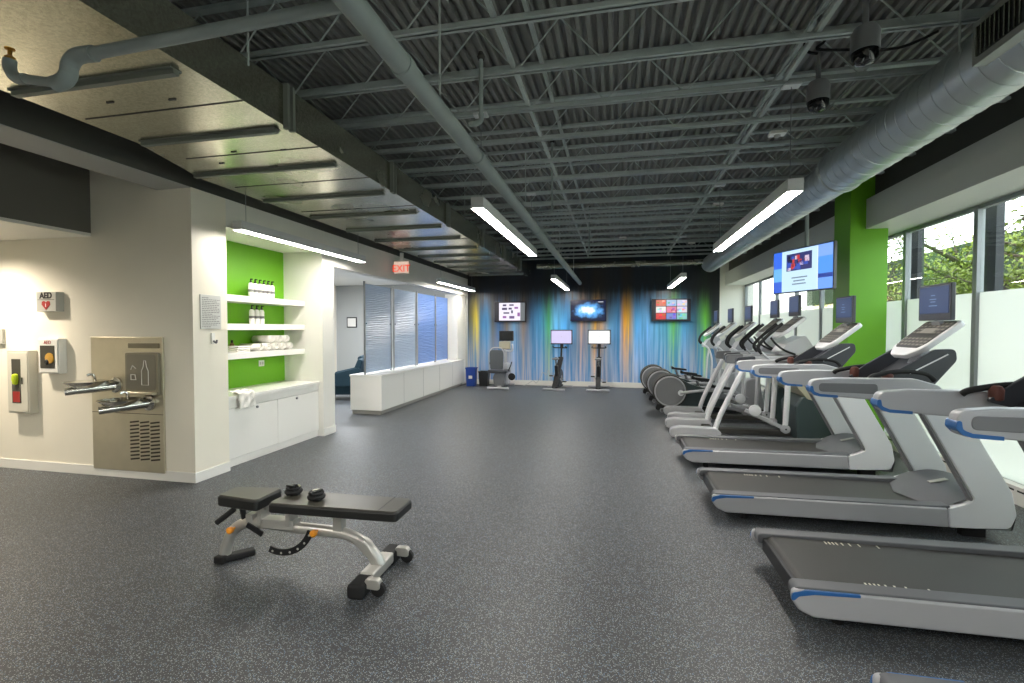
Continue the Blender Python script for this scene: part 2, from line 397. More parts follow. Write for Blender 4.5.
# windows
frost, pane = film_mat(), pane_mat()
mull = [-3.9, -2.7, -1.5, -.3, .9, 2.06, 3.26, 4.46, 5.66, 6.87, 8.13, 9.38, 10.58, 11.8, 13.1, 14.45]
for i in range(len(mull)-1):
    y0, y1 = mull[i], mull[i+1]
    w = T(f'window_{i+1}', '', 'window', (3.5, (y0+y1)/2, .09), kind='structure')
    a, b = -(y1-y0)/2+.03, (y1-y0)/2-.03
    pos = 'beside the green column' if y0 < 7 < y1+.2 else ('between column and nearest treadmills' if y1 < 6.9 else 'beyond the green column')
    w['label'] = f'tall window bay {i+1} from the front, {pos}, frosted below'
    MB().box(-.004, .004, a, b, .04, 1.77).build('frosted_pane', frost, w)
    MB().box(-.004, .004, a, b, 1.77, 2.60).build('clear_pane', pane, w)
    MB().box(-.03, .03, a, b, 0, .04).box(-.03, .03, a, b, 2.59, 2.63).build('rail', alu, w, .004)
    MB().box(-.035, .03, b, b+.06, 0, 2.63).build('mullion', alu, w, .004)
    if i == 0: continue
for k, (y, y2) in enumerate([(2.6, 11.0)]):
    h = T('baseboard_heater', 'slim white slotted heater cover along the foot of the windows', 'heater', (3.38, y, 0))
    MB().box(-.05, .035, 0, y2-y, .0, .16).build('cover', gloss_white, h, .006)
    m_ = MB()
    for j in range(40): m_.box(-.052, -.049, .05+j*.205, .05+j*.205+.17, .115, .13)
    m_.build('slot', black, h)

# ------------------------------------------------------------------ ceiling structure
def joist(y):
    j = T('ceiling_joist', '', 'joist', (0, y, 0), kind='structure', group='open web roof joists')
    x0, x1 = -7.9, 3.0
    MB().box(x0, x1, -.03, -.005, 3.3, 3.32).box(x0, x1, .005, .03, 3.3, 3.32).box(x0, x1, -.012, -.005, 3.3, 3.34).box(x0, x1, .005, .012, 3.3, 3.34).build('bottom_chord', joist_m, j)
    MB().box(x0, x1, -.028, .028, 3.655, 3.68).build('top_chord', joist_m, j)
    m_ = MB(); x = x0; k = 0; st = .3
    while x < x1-st:
        z0, z1 = (3.32, 3.65) if k % 2 == 0 else (3.65, 3.32)
        m_.tube([(x, 0, z0), (x+st, 0, z1)], .0055, 6); x += st; k += 1
    m_.build('web', joist_m, j)
    return j
ys = [2.2, 2.8, 3.36, 3.95, 4.58, 5.2]
while ys[-1] < 12.2: ys.append(round(ys[-1]+.6, 2))
ys = [.4, 1.0, 1.6]+ys
first = None
for i, y in enumerate(ys):
    j = joist(y) if first is None else dup(first, (0, y, 0))
    if first is None: first = j
    j['label'] = f'grey open web roof joist, number {i+1} of {len(ys)} counting away from the viewer'
MBs = []
for nm, x in (('left', -.72), ('right', 1.2)):
    struct('ceiling_bridging', MB().bar((x, -3.9, 3.34), (x, 12.5, 3.34), .03, .03).bar((x+.12, -3.9, 3.63), (x+.12, 12.5, 3.63), .03, .03), joist_m,
           f'thin grey bridging angle crossing the joists, the {nm} one of two', 'bridging')

# big rectangular duct
d = T('rectangular_duct', 'wide galvanised rectangular air duct with cross flanges running along the ceiling', 'duct', (0, 0, 0))
mb = MB()
def duct_seg(y0, y1, xa, xb, xc=-2.2, z0=2.87, z1=3.14):
    v = [(xa, y0, z0), (xc, y0, z0), (xc, y0, z1), (xa, y0, z1), (xb, y1, z0), (xc, y1, z0), (xc, y1, z1), (xb, y1, z1)]
    mb.add(v, [(0, 1, 2, 3), (7, 6, 5, 4), (0, 4, 5, 1), (1, 5, 6, 2), (2, 6, 7, 3), (3, 7, 4, 0)])
duct_seg(YN+.05, 2.9, -3.46, -3.46); duct_seg(2.9, 3.73, -3.46, -3.72); duct_seg(3.73, YB-.4, -3.72, -3.72)
mb.build('duct_body', galv_m, d)
fl = [.7, 2.13, 2.9, 3.6, 4.45, 5.25, 6.05, 6.85, 7.7, 8.5, 9.3, 10.1, 10.9, 11.7]
for y in fl:
    xa = -3.46 if y < 2.95 else -3.72
    m_ = MB().box(xa+.05, -2.28, y-.018, y+.018, 2.84, 2.868).box(xa+.05, -2.28, y-.035, y+.035, 2.864, 2.872)
    m_.build('bottom_brace', brace_m, d)
    if round(y, 2) in (.7, 2.9, 4.45, 6.05, 7.7, 9.3, 10.9):
        MB().box(-2.203, -2.165, y-.04, y-.015, 2.85, 3.15).box(-2.203, -2.165, y+.015, y+.04, 2.85, 3.15).build('side_flange', brace_m, d)
for y in (1.1, 2.5, 3.25, 4.0, 5.0, 7.0): MB().box(xa+.1 if y > 3.7 else -3.4, -2.2, y, y+.006, 2.866, 2.871).build('seam', charcoal, d)
for y in (2.55, 6.8, 10.6): MB().cyl((-2.2, y, 3.1), (-2.2, y, 3.66), .007, 6).build('hanger', joist_m, d)
m_ = MB()
for (x, y) in ((-3.0, 2.35), (-2.6, 2.4), (-2.9, 3.2), (-2.5, 3.25), (-3.2, 3.4), (-2.45, 1.9), (-3.1, 1.75)): m_.box(x-.025, x+.025, y-.005, y+.005, 2.864, 2.871)
m_.build('clip', black, d)

# round spiral duct
cx, cz, R = 2.12, 3.04, .205
d = T('spiral_duct', 'large round galvanised spiral duct running above the windows', 'duct', (0, 0, 0))
MB().tube([(cx, YN+.05, cz), (cx, 5.3, cz)], R, 40).tube([(cx+.02, 5.3, cz), (cx+.02, 12.2, cz)], R-.02, 36).build('duct_body', spiral_m, d)
m_ = MB(); pts = []
N = 1500
for i in range(N+1):
    y = .5+i*(5.3-.5)/N; a = (y-.5)/.13*2*PI
    pts.append((cx+(R+.001)*math.cos(a), y, cz+(R+.001)*math.sin(a)))
m_.tube(pts, .0032, 4)
pts = []
for i in range(1800+1):
    y = 5.3+i*(12.1-5.3)/1800; a = (y-.5)/.13*2*PI
    pts.append((cx+.02+(R-.019)*math.cos(a), y, cz+(R-.019)*math.sin(a)))
m_.tube(pts, .003, 4)
m_.build('spiral_seam', spiral_m, d)
for y in (2.75, 5.28):
    MB().lathe([(R+.006, -.03), (R+.014, -.012), (R+.014, .012), (R+.006, .03)], (cx, y, cz), 'y', 40).build('collar', spiral_m, d)
for y in (3.3, 6.6, 9.9): MB().tube([(cx-.2, y, cz+.06), (cx-.2, y, 3.66)], .006, 6).build('hanger', joist_m, d)
g = T('duct_grille', 'rectangular black slotted air grille mounted on the near end of the round duct', 'grille', (cx, 2.80, cz))
ca, sa = math.cos(math.radians(180)), math.sin(math.radians(180))
def onr(u, y, h): return ((R+h)*ca+u*sa, y, (R+h)*sa-u*ca)
MB().bar(onr(0, -.33, .0), onr(0, .33, .0), .23, .07, up=(ca, 0, sa)).build('frame', M('grille_frame', (150, 152, 146), .4, .4), g, .003)
MB().bar(onr(0, -.29, .036), onr(0, .29, .036), .16, .004, up=(ca, 0, sa)).build('opening', black, g)
m_ = MB()
for k in range(19): m_.bar(onr(-.078, -.285+k*.0317, .041), onr(.078, -.285+k*.0317, .041), .008, .008, up=(ca, 0, sa))
m_.build('louvre', galv_m, g)

struct('cross_duct', MB().tube([(-2.0, 12.1, 2.96+.12), (2.3, 12.1, 3.08)], .07, 20), galv_m, 'thin silver pipe duct running across in front of the mural top', 'duct')
# sprinkler main + branch
d = T('sprinkler_main', 'long grey sprinkler pipe hanging below the joists down the room', 'pipe', (0, 0, 0))
MB().cyl((-.93, YN+.1, 2.66), (-.93, 12.3, 2.66), .047, 18).build('pipe_run', pipe_m, d)
for y in (2.0, 3.15, 5.6, 8.2, 10.8):
    MB().lathe([(.053, -.03), (.053, .03)], (-.93, y, 2.66), 'y', 18).build('coupling', pipe_m, d)
for y in (2.45, 4.9, 7.9, 10.5):
    MB().cyl((-.93, y, 2.7), (-.93, y, 3.32), .006, 6).build('hanger', joist_m, d)
d = T('sprinkler_branch', 'grey sprinkler branch pipe with elbows crossing under the duct', 'pipe', (0, 0, 0))
MB().tube([(-.93, 1.58, 2.66), (-2.2, 1.63, 2.66)], .024, 14).build('pipe_run', pipe_m, d)
MB().tube(spl([(-2.16, 1.63, 2.66), (-2.25, 1.63, 2.66), (-2.29, 1.63, 2.63), (-2.30, 1.63, 2.59), (-2.31, 1.62, 2.56), (-2.36, 1.62, 2.55)]), .032, 14).build('elbow', pipe_m, d)
MB().tube([(-2.34, 1.62, 2.55), (-2.56, 1.63, 2.60)], .02, 12).build('pipe_end', pipe_m, d)
MB().tube(spl([(-2.54, 1.63, 2.595), (-2.6, 1.63, 2.61), (-2.63, 1.63, 2.65), (-2.63, 1.63, 2.69)]), .024, 12).build('elbow', pipe_m, d)
s_ = MB().lathe([(.012, 0), (.02, .01), (.008, .02), (.008, .04), (.018, .045), (.018, .05)], (-2.63, 1.63, 2.69)).build('sprinkler_head', M('brass', (190, 140, 60), .3, .9), d)
def drop(x, y, z0, z1, label, hd=0):
    o = T('sprinkler_drop', label, 'pipe', (x, y, 0), group='short sprinkler pipes hanging from the roof')
    MB().tube([(0, 0, z0), (0, 0, z1)], .014, 10).build('pipe_run', pipe_m, o)
    MB().tube(spl([(0, 0, z0+.02), (0, 0, z0-.02), (-.03, 0, z0-.04), (-.08, 0, z0-.04)]), .018, 10).build('elbow', pipe_m, o)
    MB().lathe([(.02, 0), (.026, .02), (.012, .05)], (0, 0, z1-.02)).build('sprinkler_head', charcoal, o)
drop(-.86, 3.0, 2.86, 3.24, 'grey vertical sprinkler stub beside the main pipe, nearest of three')
drop(-.75, 5.6, 2.9, 3.68, 'grey vertical sprinkler stub beyond the nearest joists')
drop(-.5, 8.8, 2.9, 3.68, 'small grey vertical sprinkler stub above the far lamps')

# pendant lamps
def lamp_fix(x, y0, y1, label):
    L = y1-y0
    o = T('linear_lamp', label, 'lamp', (x, (y0+y1)/2, 2.5), group='suspended linear lamps')
    MB().box(-.0495, .0495, -L/2+.006, L/2-.006, .034, .084).box(-.054, -.050, -L/2, L/2, -.007, .085).box(.050, .054, -L/2, L/2, -.007, .085).box(-.054, .054, -L/2, -L/2+.005, -.007, .085).box(-.054, .054, L/2-.005, L/2, -.007, .085).build('housing', lamp_house, o, .004)
    MB().prism(rp([(-.0495, .034), (-.0495, -.008, .003), (.0495, -.008, .003), (.0495, .034)]), 'y', -L/2+.006, L/2-.006).build('lens', lamp, o)
    for s in (-1, 1):
        MB().cyl((0, s*(L/2-.12), .085), (0, s*(L/2-.12), .8), .003, 6).build('cable', alu, o)
        MB().box(-.06, .06, s*(L/2-.12)-.04, s*(L/2-.12)+.04, .79, .81).build('canopy', lamp_house, o, .003)
lamp_fix(-3.72, 4.13, 6.55, 'glowing linear lamp hanging in front of the green shelf niche')
lamp_fix(-3.72, 9.7, 12.2, 'glowing linear lamp above the far end of the reception desk')
lamp_fix(-1.13, 3.82, 6.5, 'large glowing linear lamp hanging beside the sprinkler main')
lamp_fix(-1.25, 9.6, 12.3, 'small glowing linear lamp above the middle wall screen')
lamp_fix(1.25, 3.84, 6.6, 'large glowing linear lamp hanging beside the round duct')
lamp_fix(1.25, 9.8, 12.3, 'small glowing linear lamp above the right wall screen')
for x, s in ((-3.3, 'above the open floor left'), (-1.13, 'above the bench aisle'), (1.25, 'above the nearest treadmills')):
    lamp_fix(x, -1.9, .8, f'linear lamp {s}, overhead in front of the far rows')
# downlight in lowered ceiling
def area(name, loc, sx, sy, e, col, rot=(0, 0, 0)):
    l = bpy.data.lights.new(name, 'AREA'); l.shape = 'RECTANGLE'; l.size = sx; l.size_y = sy; l.energy = e; l.color = col
    o = bpy.data.objects.new(name, l); C.objects.link(o); o.location = loc; o.rotation_euler = rot; return o
def spot(name, loc, e, ang, col, bl=.8, r=.05):
    l = bpy.data.lights.new(name, 'SPOT'); l.energy = e; l.spot_size = math.radians(ang); l.spot_blend = bl; l.color = col; l.shadow_soft_size = r
    o = bpy.data.objects.new(name, l); C.objects.link(o); o.location = loc; return o
for x, y in ((-6.35, 3.25), (-5.6, 1.2), (-7.0, .6)):  # the walkway pair is out of view, added to brighten the cream wall
    dl = T('downlight', f'round recessed downlight in the lowered ceiling {"close to the fountain wall" if y == 3.25 else ("over the left walkway, unseen, added to brighten the wall" if x > -6 else "far left over the walkway, unseen, added to brighten the wall")}', 'lamp', (x, y, 2.44))
    MB().lathe([(.07, -.006), (.085, -.006), (.085, 0), (.07, 0)], (0, 0, 0), n=24).build('ring', gloss_white, dl)
    MB().lathe([(.001, -.004), (.07, -.004)], (0, 0, 0), n=24).build('lens', E('downlight_lens', (255, 240, 215), 6), dl)
    spot('downlight_beam', (x, y, 2.42), 80 if y == 3.25 else 24, 155, (1, .88, .72), 1)
for y in (8.2, 10.5): area('reception_light', (-6.0, y, 2.7), 1.2, .6, 38, (.93, .96, 1))

# cameras, speakers, sensors on the ceiling
def dome(x, y, z, label, r=.07):
    o = T('security_camera', label, 'camera', (x, y, z))
    MB().lathe([(.015, 3.67-z), (.015, .14), (r*.8, .13), (r, .1), (r, .0)], (0, 0, 0), n=24).build('housing', grey_pl, o)
    MB().lathe([(r*.93, 0), (r*.9, -.03), (r*.65, -.06), (.001, -.075)], (0, 0, 0), n=24).build('dome', M('smoked_dome', (18, 20, 24), .1), o)
    MB().lathe([(.02, .0), (.03, .03)], (-r*.5, -r*.75, -.04), 'y', 16).build('camera_lens', screen_dark, o)
dome(1.33, 3.05, 3.03, 'grey dome security camera, the larger and nearer of two')
dome(1.32, 3.66, 3.04, 'grey dome security camera behind the nearer one')
m_ = MB().tube(spl([(1.30, 3.62, 3.34), (1.24, 3.62, 3.36), (1.22, 3.62, 3.42), (1.28, 3.62, 3.46), (1.34, 3.62, 3.42), (1.30, 3.62, 3.37), (1.5, 3.6, 3.33), (1.75, 3.58, 3.30), (1.95, 3.55, 3.36)], 8), .009, 8)
tag(m_.build('black_cable', rubber), 'black coiled cable looping from the farther camera to the round duct', 'cable')
m_ = MB().tube([(1.44+.07*math.cos(a/14*2*PI), 2.9, 3.52+.07*math.sin(a/14*2*PI)) for a in range(14)], .007, 8, closed=True).tube([(1.44, 2.9, 3.58), (1.44, 2.9, 3.68)], .006, 6)
tag(m_.build('cable_coil', M('pale_cable', (190, 186, 160), .5)), 'pale coil of cable hanging above the nearer security camera', 'cable')
for i, (x, y) in enumerate([(1.42, 4.85), (1.4, 7.4), (-1.4, 11.2), (1.5, 10.6), (.1, 9.7)]):
    lb = ['small white plate fixed below a joist behind the security cameras', 'small white plate above the end of the right near lamp', 'small white speaker plate high over the left wall screen',
          'small white plate above the far right lamp', 'small white detector in the middle of the far ceiling'][i]
    o = T('ceiling_plate', lb, 'detector', (x, y, 3.27)); MB().box(-.07, .07, -.05, .05, 0, .03).build('plate', gloss_white, o, .006)
    MB().lathe([(.03, 0), (.03, -.012), (.02, -.018)], (0, 0, 0), n=16).build('sensor', sign_plate, o)

# EXIT sign
o = T('exit_sign', 'orange lit EXIT sign hanging below the duct near the reception header', 'sign', (-3.77, 8.0, 2.6))
MB().box(-.15, .15, -.02, .02, -.12, .12).build('housing', M('exit_housing', (226, 214, 200), .4), o, .006)
MB().box(-.03, .03, -.015, .015, .12, .26).build('mount', gloss_white, o)
E_face = E('exit_face', (250, 218, 196), .62)
MB().box(-.14, .14, -.024, -.02, -.1, .1).build('face', E_face, o)
text('EXIT', .17, exit_red, o, (0, -.027, -.025), (PI/2, 0, 0), bold=.002)

# ------------------------------------------------------------------ treadmills
CONS = {}
def console(root, xs, zc, zs, y=0, kind=0):
    """console plate (near edge low, towards the user), raised screen"""
    # plate: sloped, from (xs-.30, zc) up to (xs+.06, zc+.29)
    a = math.radians(40); L = .42
    def q(u, v, w): return (xs-.27+u*math.cos(a)-w*math.sin(a), y+v, zc+u*math.sin(a)+w*math.cos(a))
    def plate(outline, w0, w1, mb, mi=0):
        n = len(outline); vs = [q(u, v, w0) for u, v in outline]+[q(u, v, w1) for u, v in outline]
        mb.add(vs, [tuple(range(n)), tuple(range(2*n-1, n-1, -1))]+[(i, (i+1) % n, n+(i+1) % n, n+i) for i in range(n)], mi)
    out = rp([(0, -.10, .07), (.1, -.20, .1), (L, -.215, .05), (L, .215, .05), (.1, .20, .1), (0, .10, .07)], 6)
    mb = MB(); plate(out, -.045, 0, mb)
    c = mb.build('console', silver_b, root, .012, 3)
    fc = rp([(.085, -.14, .03), (.15, -.175, .03), (L-.02, -.185, .03), (L-.02, .185, .03), (.15, .175, .03), (.085, .14, .03)], 4)
    mb = MB(); plate(fc, 0, .004, mb); mb.build('console_face', key_m, c)
    mb = MB()
    for r in range(8):
        for k in range(7):
            if (r in (3,) or (r in (4, 5) and k in (2, 3, 4))): continue
            u = .11+r*.036; v = -.15+k*.05
            plate([(u, v-.016), (u+.018, v-.016), (u+.018, v+.016), (u, v+.016)], .004, .006, mb)
    plate([(.255, -.08), (.315, -.08), (.315, .08), (.255, .08)], .004, .0055, mb)
    tag(mb.build('keypad', key_l, c), kind='stuff')
    s = MB().box(xs-.025, xs+.008, y-.20, y+.19, zs-.145, zs+.135).build('screen_housing', dgrey_pl, root, .008, 3)
    MB().box(xs-.028, xs-.024, y-.178, y+.168, zs-.09, zs+.115).build('screen', M_scr, s)
    m_ = MB()
    if kind:
        for (z, w) in ((.05, .05), (.02, .08), (.0, .06), (-.03, .10)): m_.box(xs-.03, xs-.0285, y-w/2, y+w/2, zs+z-.004, zs+z+.003)
        m_.build('screen_writing', E('screen_text', (150, 180, 220), .6), s)
    MB().bar((xs+.0, y, zs-.15), (xs+.02, y, zc+.2), .1, .03).build('screen_neck', grey_pl, root)
M_scr = E('machine_screen_glow', (66, 88, 132), .55)

def treadmill():
    r = T('treadmill', '', 'treadmill', group='treadmills facing the windows')
    W = .38
    # side frames (base covers)
    for s in (-1, 1):
        y0, y1 = (s*W, s*(W-.085))
        side = rp([(-.002, .15, .04), (.0, .205, .05), (.9, .215), (1.575, .222), (1.585, .085), (.10, .07, .06), (.03, .10, .06)], 6)
        MB().prism(side, 'y', y0, y0-s*.035).build('side_cover', silver, r, .012, 3)
        MB().prism(rp([(.012, .15, .02), (.012, .214, .03), (1.5, .232, .03), (1.6, .24, .02), (1.6, .15, .02)], 4), 'y', y0-s*.012, y0-s*.105).build('foot_rail', deck_pl, r, .01, 3)
        MB().prism(rp([(-.004, .150, .02), (.0, .188, .02), (.06, .206, .02), (.30, .210), (.30, .196), (.10, .188, .03), (.03, .172, .02), (.01, .150, .01)], 4), 'y', y0+s*.003, y0-s*.012).build('blue_accent', blue_pl, r, .003)
        # upright
        up = rp([(1.588, .085), (1.578, .222), (1.66, .25, .03), (1.735, .29, .03), (1.40, .92, .05), (1.3, 1.02, .04), (1.56, 1.02, .1), (1.66, .90, .1), (1.955, .36, .08), (1.985, .2, .08), (1.95, .105, .05), (1.75, .09, .04)], 6)
        MB().prism(up, 'y', y0, y0-s*.065).build('upright', silver_b, r, .014, 3)
        # inner dark edge line of upright
        MB().bar((1.39, y0-s*.032, .93), (1.735, y0-s*.032, .27), .05, .02, up=(1, 0, 0)).build('upright_trim', grey_pl, r, .004)
        # handrail
        rail = rp([(.68, 1.0, .055), (.68, 1.12, .055), (.85, 1.137, .05), (1.36, 1.142, .08), (1.50, 1.10, .06), (1.62, .97, .05), (1.5, .95, .05), (1.2, .975, .08), (.8, 1.0, .05)], 6)
        h = MB().prism(rail, 'y', y0, y0-s*.07).build('handrail', silver, r, .016, 3)
        MB().prism(rp([(.735, 1.035, .03), (.735, 1.10, .03), (1.12, 1.10, .03), (1.12, 1.025, .03)], 6), 'y', y0+s*.004, y0-s*.01).build('handrail_inset', grey_pl, h, .004)
        MB().prism(rp([(.672, 1.04, .02), (.676, 1.075, .01), (.695, 1.075, .01), (.70, 1.035, .02), (.74, 1.018, .02), (.86, 1.010), (.86, .992), (.74, .998, .03), (.70, 1.01, .02)], 3), 'y', y0+s*.006, y0-s*.074).build('blue_accent', blue_pl, h)
        # ergo grip
        MB().tube(spl([(1.10, y0-s*.08, 1.12), (1.14, y0-s*.10, 1.15), (1.32, y0-s*.12, 1.185), (1.48, y0-s*.13, 1.17), (1.54, y0-s*.12, 1.12)]), .018, 12).build('grip', rubber, r)
        # rear foot
        MB().cyl((.25, s*(W-.12), 0), (.25, s*(W-.12), .1), .028, 14).build('foot', rubber, r)
        MB().box(1.72, 1.86, s*(W-.12)-.03, s*(W-.12)+.03, 0, .1).build('foot', rubber, r)
    # running bed
    MB().box(.10, 1.7, -W+.05, W-.05, .085, .15).build('bed_frame', charcoal, r)
    MB().tube([(.095, -W+.11, .165), (.095, W-.11, .165)], .035, 18).prism([(.095, .2), (1.62, .2), (1.62, .185), (.095, .165)], 'y', -W+.10, W-.10).build('running_belt', belt_m, r)
    m_ = MB()
    for s in (-1, 1):
        for u in (.28, .30, .32, .34, .37, .41, .46, .56):
            m_.box(u+.1, u+.108, s*(W-.135)-.018, s*(W-.135)+.018, .2, .2015)
    tag(m_.build('belt_marks', mark_m, r), kind='stuff')
    MB().box(.045, .075, -W+.085, W-.085, .1, .185).build('rear_roller_guard', black, r, .006)
    # hood
    hood = MB()
    n = 12; prof = []
    P = [(1.42, .207), (1.5, .235), (1.62, .28), (1.78, .325), (1.93, .335), (2.02, .29), (2.05, .2), (2.03, .1)]
    P = [tuple(v) for v in spl([(a, b, 0) for a, b in P], 4)]
    vs = []; ny = 9
    for i, (x, z, _) in enumerate(P):
        for k in range(ny):
            t = -1+2*k/(ny-1)
            q0 = max(0, 1-i/14); xx = x+.13*abs(t)*q0-.05*t*t*(1-q0)
            vs.append((xx, t*(W-.035), z-.02*abs(t)**3))
    fs = [(i*ny+k, i*ny+k+1, (i+1)*ny+k+1, (i+1)*ny+k) for i in range(len(P)-1) for k in range(ny-1)]
    hood.add(vs, fs); hood.box(1.6, 1.98, -W+.04, W-.04, .08, .2)
    hd = hood.build('motor_hood', deck_pl, r)
    MB().bar((1.66, -.0, .30), (1.78, -.0, .332), .045, .006).build('logo_badge', sign_plate, hd)
    # crossbar with reddish cup pads
    MB().tube(spl([(1.45, -W+.05, 1.07), (1.36, -.2, 1.09), (1.34, 0, 1.10), (1.36, .2, 1.09), (1.45, W-.05, 1.07)]), .022, 12).build('crossbar', rubber, r)
    for s in (-1, 1):
        MB().lathe([(.015, -.05), (.034, -.035), (.036, .02), (.026, .04), (.012, .046)], (1.24, s*.255, 1.135), 'z', 16).build('cup_pad', brown, r)
    # shroud under console
    sh = rp([(1.18, 1.09, .02), (1.30, 1.19, .04), (1.54, 1.35, .05), (1.67, 1.355, .04), (1.68, 1.27, .06), (1.52, 1.06, .05), (1.42, 1.03, .05)], 6)
    MB().prism(sh, 'y', -.26, -.23).prism(sh, 'y', .23, .26).prism(rp([(1.28, 1.05), (1.4, 1.13, .03), (1.62, 1.30, .03), (1.66, 1.27, .03), (1.5, 1.05, .03)], 4), 'y', -.24, .24).build('tray_shroud', dgrey_pl, r, .012, 3)
    MB().bar((1.38, -.262, 1.17), (1.62, -.262, 1.315), .006, .008).build('shroud_trim', silver_b, r)
    MB().bar((1.52, 0, 1.12), (1.60, 0, 1.34), .14, .06).build('console_neck', silver, r, .01)
    console(r, 1.69, 1.30, 1.71, 0, 1)
    # power cord at front
    return r
tm = treadmill()
tmx = [((.735, 4.35), 'grey treadmill fully in view whose screen stands before the frosted window'),
       ((.86, 2.98), 'treadmill cut by the frame, its long belt and blue trim in front of the row'),
       ((.95, 1.66), 'treadmill of which only the rear corner shows, nearest to the viewer'),
       ((.70, 5.78), 'treadmill whose console stands in front of the green column, beside the cross trainers')]
for i, ((x, y), lb) in enumerate(tmx):
    if i == 0: tm.location = (x, y, 0); tm['label'] = lb
    else: dup(tm, (x, y, 0), 0, lb)
o = tag(MB().tube(spl([(2.75, 3.72, .16), (2.9, 3.7, .05), (3.05, 3.85, .02), (2.95, 3.98, .015), (2.82, 3.9, .015), (2.95, 3.75, .015), (3.2, 3.8, .03), (3.36, 3.85, .2)], 8), .009, 8).build('power_cord', rubber),
        'black power cord coiled on the floor at the front of the treadmill by the window', 'cord')

# ------------------------------------------------------------------ cross trainers with swinging arms
def swing_trainer():
    r = T('cross_trainer', '', 'cross trainer', group='cross trainers with hanging stride arms')
    hw = .32
    for s in (-1, 1):
        y = s*hw
        pod = rp([(0, .02, .05), (.0, .14, .06), (.12, .165, .05), (.60, .16, .04), (.66, .10, .03), (.64, .02, .02)], 6)
        MB().prism(pod, 'y', y-.075, y+.075).build('rear_foot', silver, r, .025, 3)
        MB().tube(spl([(.58, y, .10), (.64, y, .30), (.76, y, .58), (.92, y, .92), (.99, y, 1.02)]), .034, 14).build('rear_leg', silver_b, r)
        rail = rp([(.84, 1.02, .04), (.86, 1.11, .05), (1.1, 1.13, .05), (1.7, 1.16, .08), (1.86, 1.10, .05), (1.8, 1.0, .05), (1.3, 1.0, .05)], 6)
        MB().prism(rail, 'y', y-.04, y+.04).build('side_rail', silver, r, .02, 3)
        MB().prism(rp([(.832, 1.0, .04), (.846, 1.12, .04), (1.08, 1.14, .03), (1.05, .99, .03)], 6), 'y', y-.048, y+.048).build('rail_cap', dgrey_pl if s < 0 else grey_pl, r, .01)
        # hanging stride arm
        MB().tube([(1.50, s*.27, 1.02), (1.49, s*.27, .6), (1.47, s*.27, .20)], [.036, .036, .033], 14).build('stride_arm', silver_b, r)
        j = MB().lathe([(.045, -.035), (.058, -.03), (.058, .03), (.045, .035)], (1.47, s*.27, .17), 'y', 22).build('pivot_joint', silver, r, .004)
        MB().lathe([(.012, -.038), (.012, .038)], (1.47, s*.27, .17), 'y', 10).build('bolt', black, j)
        pz = .40 if s < 0 else .33
        MB().bar((1.47, s*.27, .17), (.98, s*.24, pz), .04, .05).build('pedal_arm', silver, r, .01)
        pd = MB().prism(rp([(.80, pz+.02, .02), (.80, pz+.09, .02), (.86, pz+.06, .02), (1.14, pz+.03, .02), (1.16, pz-.03, .02)], 4), 'y', s*.15-.07, s*.15+.07).build('pedal', grey_pl, r, .01)
        MB().lathe([(.05, -.03), (.075, -.02), (.075, .02), (.05, .03)], (1.1, s*.25, pz), 'y', 18).build('pedal_hub', silver_b, r)
        # moving handle
        x0 = -.05 if s < 0 else .08
        MB().tube(spl([(1.52, s*.30, .98), (1.36+x0, s*.34, 1.06), (1.22+x0, s*.36, 1.16), (1.16+x0, s*.35, 1.27), (1.28+x0, s*.34, 1.42), (1.44+x0, s*.33, 1.56)]), .016, 10).build('swing_handle', silver, r)
        MB().tube(spl([(1.20+x0, s*.355, 1.17), (1.155+x0, s*.352, 1.27), (1.28+x0, s*.342, 1.42), (1.45+x0, s*.33, 1.57)]), .022, 10).build('grip', rubber, r)
        MB().tube(spl([(1.60, s*.2, 1.16), (1.45, s*.24, 1.22), (1.35, s*.24, 1.3), (1.30, s*.2, 1.38)]), .014, 8).build('fixed_grip', rubber, r)
    MB().box(.3, 1.6, -.06, .06, .03, .10).build('base_beam', charcoal, r, .01)
    MB().box(.50, .62, -hw, hw, .04, .10).build('rear_crossbar', charcoal, r, .01)
    # front shroud: beige above, slate below
    MB().prism(rp([(1.62, .02), (1.58, .48, .05), (1.66, .62, .08), (2.15, .50, .04), (2.22, .02)], 5), 'y', -.3, .3).build('lower_shroud', slate_pl, r, .03, 3)
    MB().prism(rp([(1.57, 1.0, .05), (1.60, .72, .1), (1.72, .58, .05), (2.12, .48, .04), (2.02, 1.0, .1), (1.9, 1.14, .1), (1.7, 1.15, .1)], 5), 'y', -.31, .31).build('upper_shroud', beige_pl, r, .03, 3)
    MB().prism(rp([(1.40, 1.16, .03), (1.5, 1.30, .05), (1.72, 1.42, .05), (1.86, 1.2, .05), (1.9, 1.1)], 5), 'y', -.2, .2).build('neck_shroud', silver, r, .03, 3)
    console(r, 1.66, 1.40, 1.82)
    return r
st = swing_trainer(); st.location = (.72, 7.25, 0); st['label'] = 'silver cross trainer with hanging arms next to the treadmills'
dup(st, (.80, 8.38, 0), 0, 'silver cross trainer with hanging arms, between its twin and the round-wheeled ellipticals')

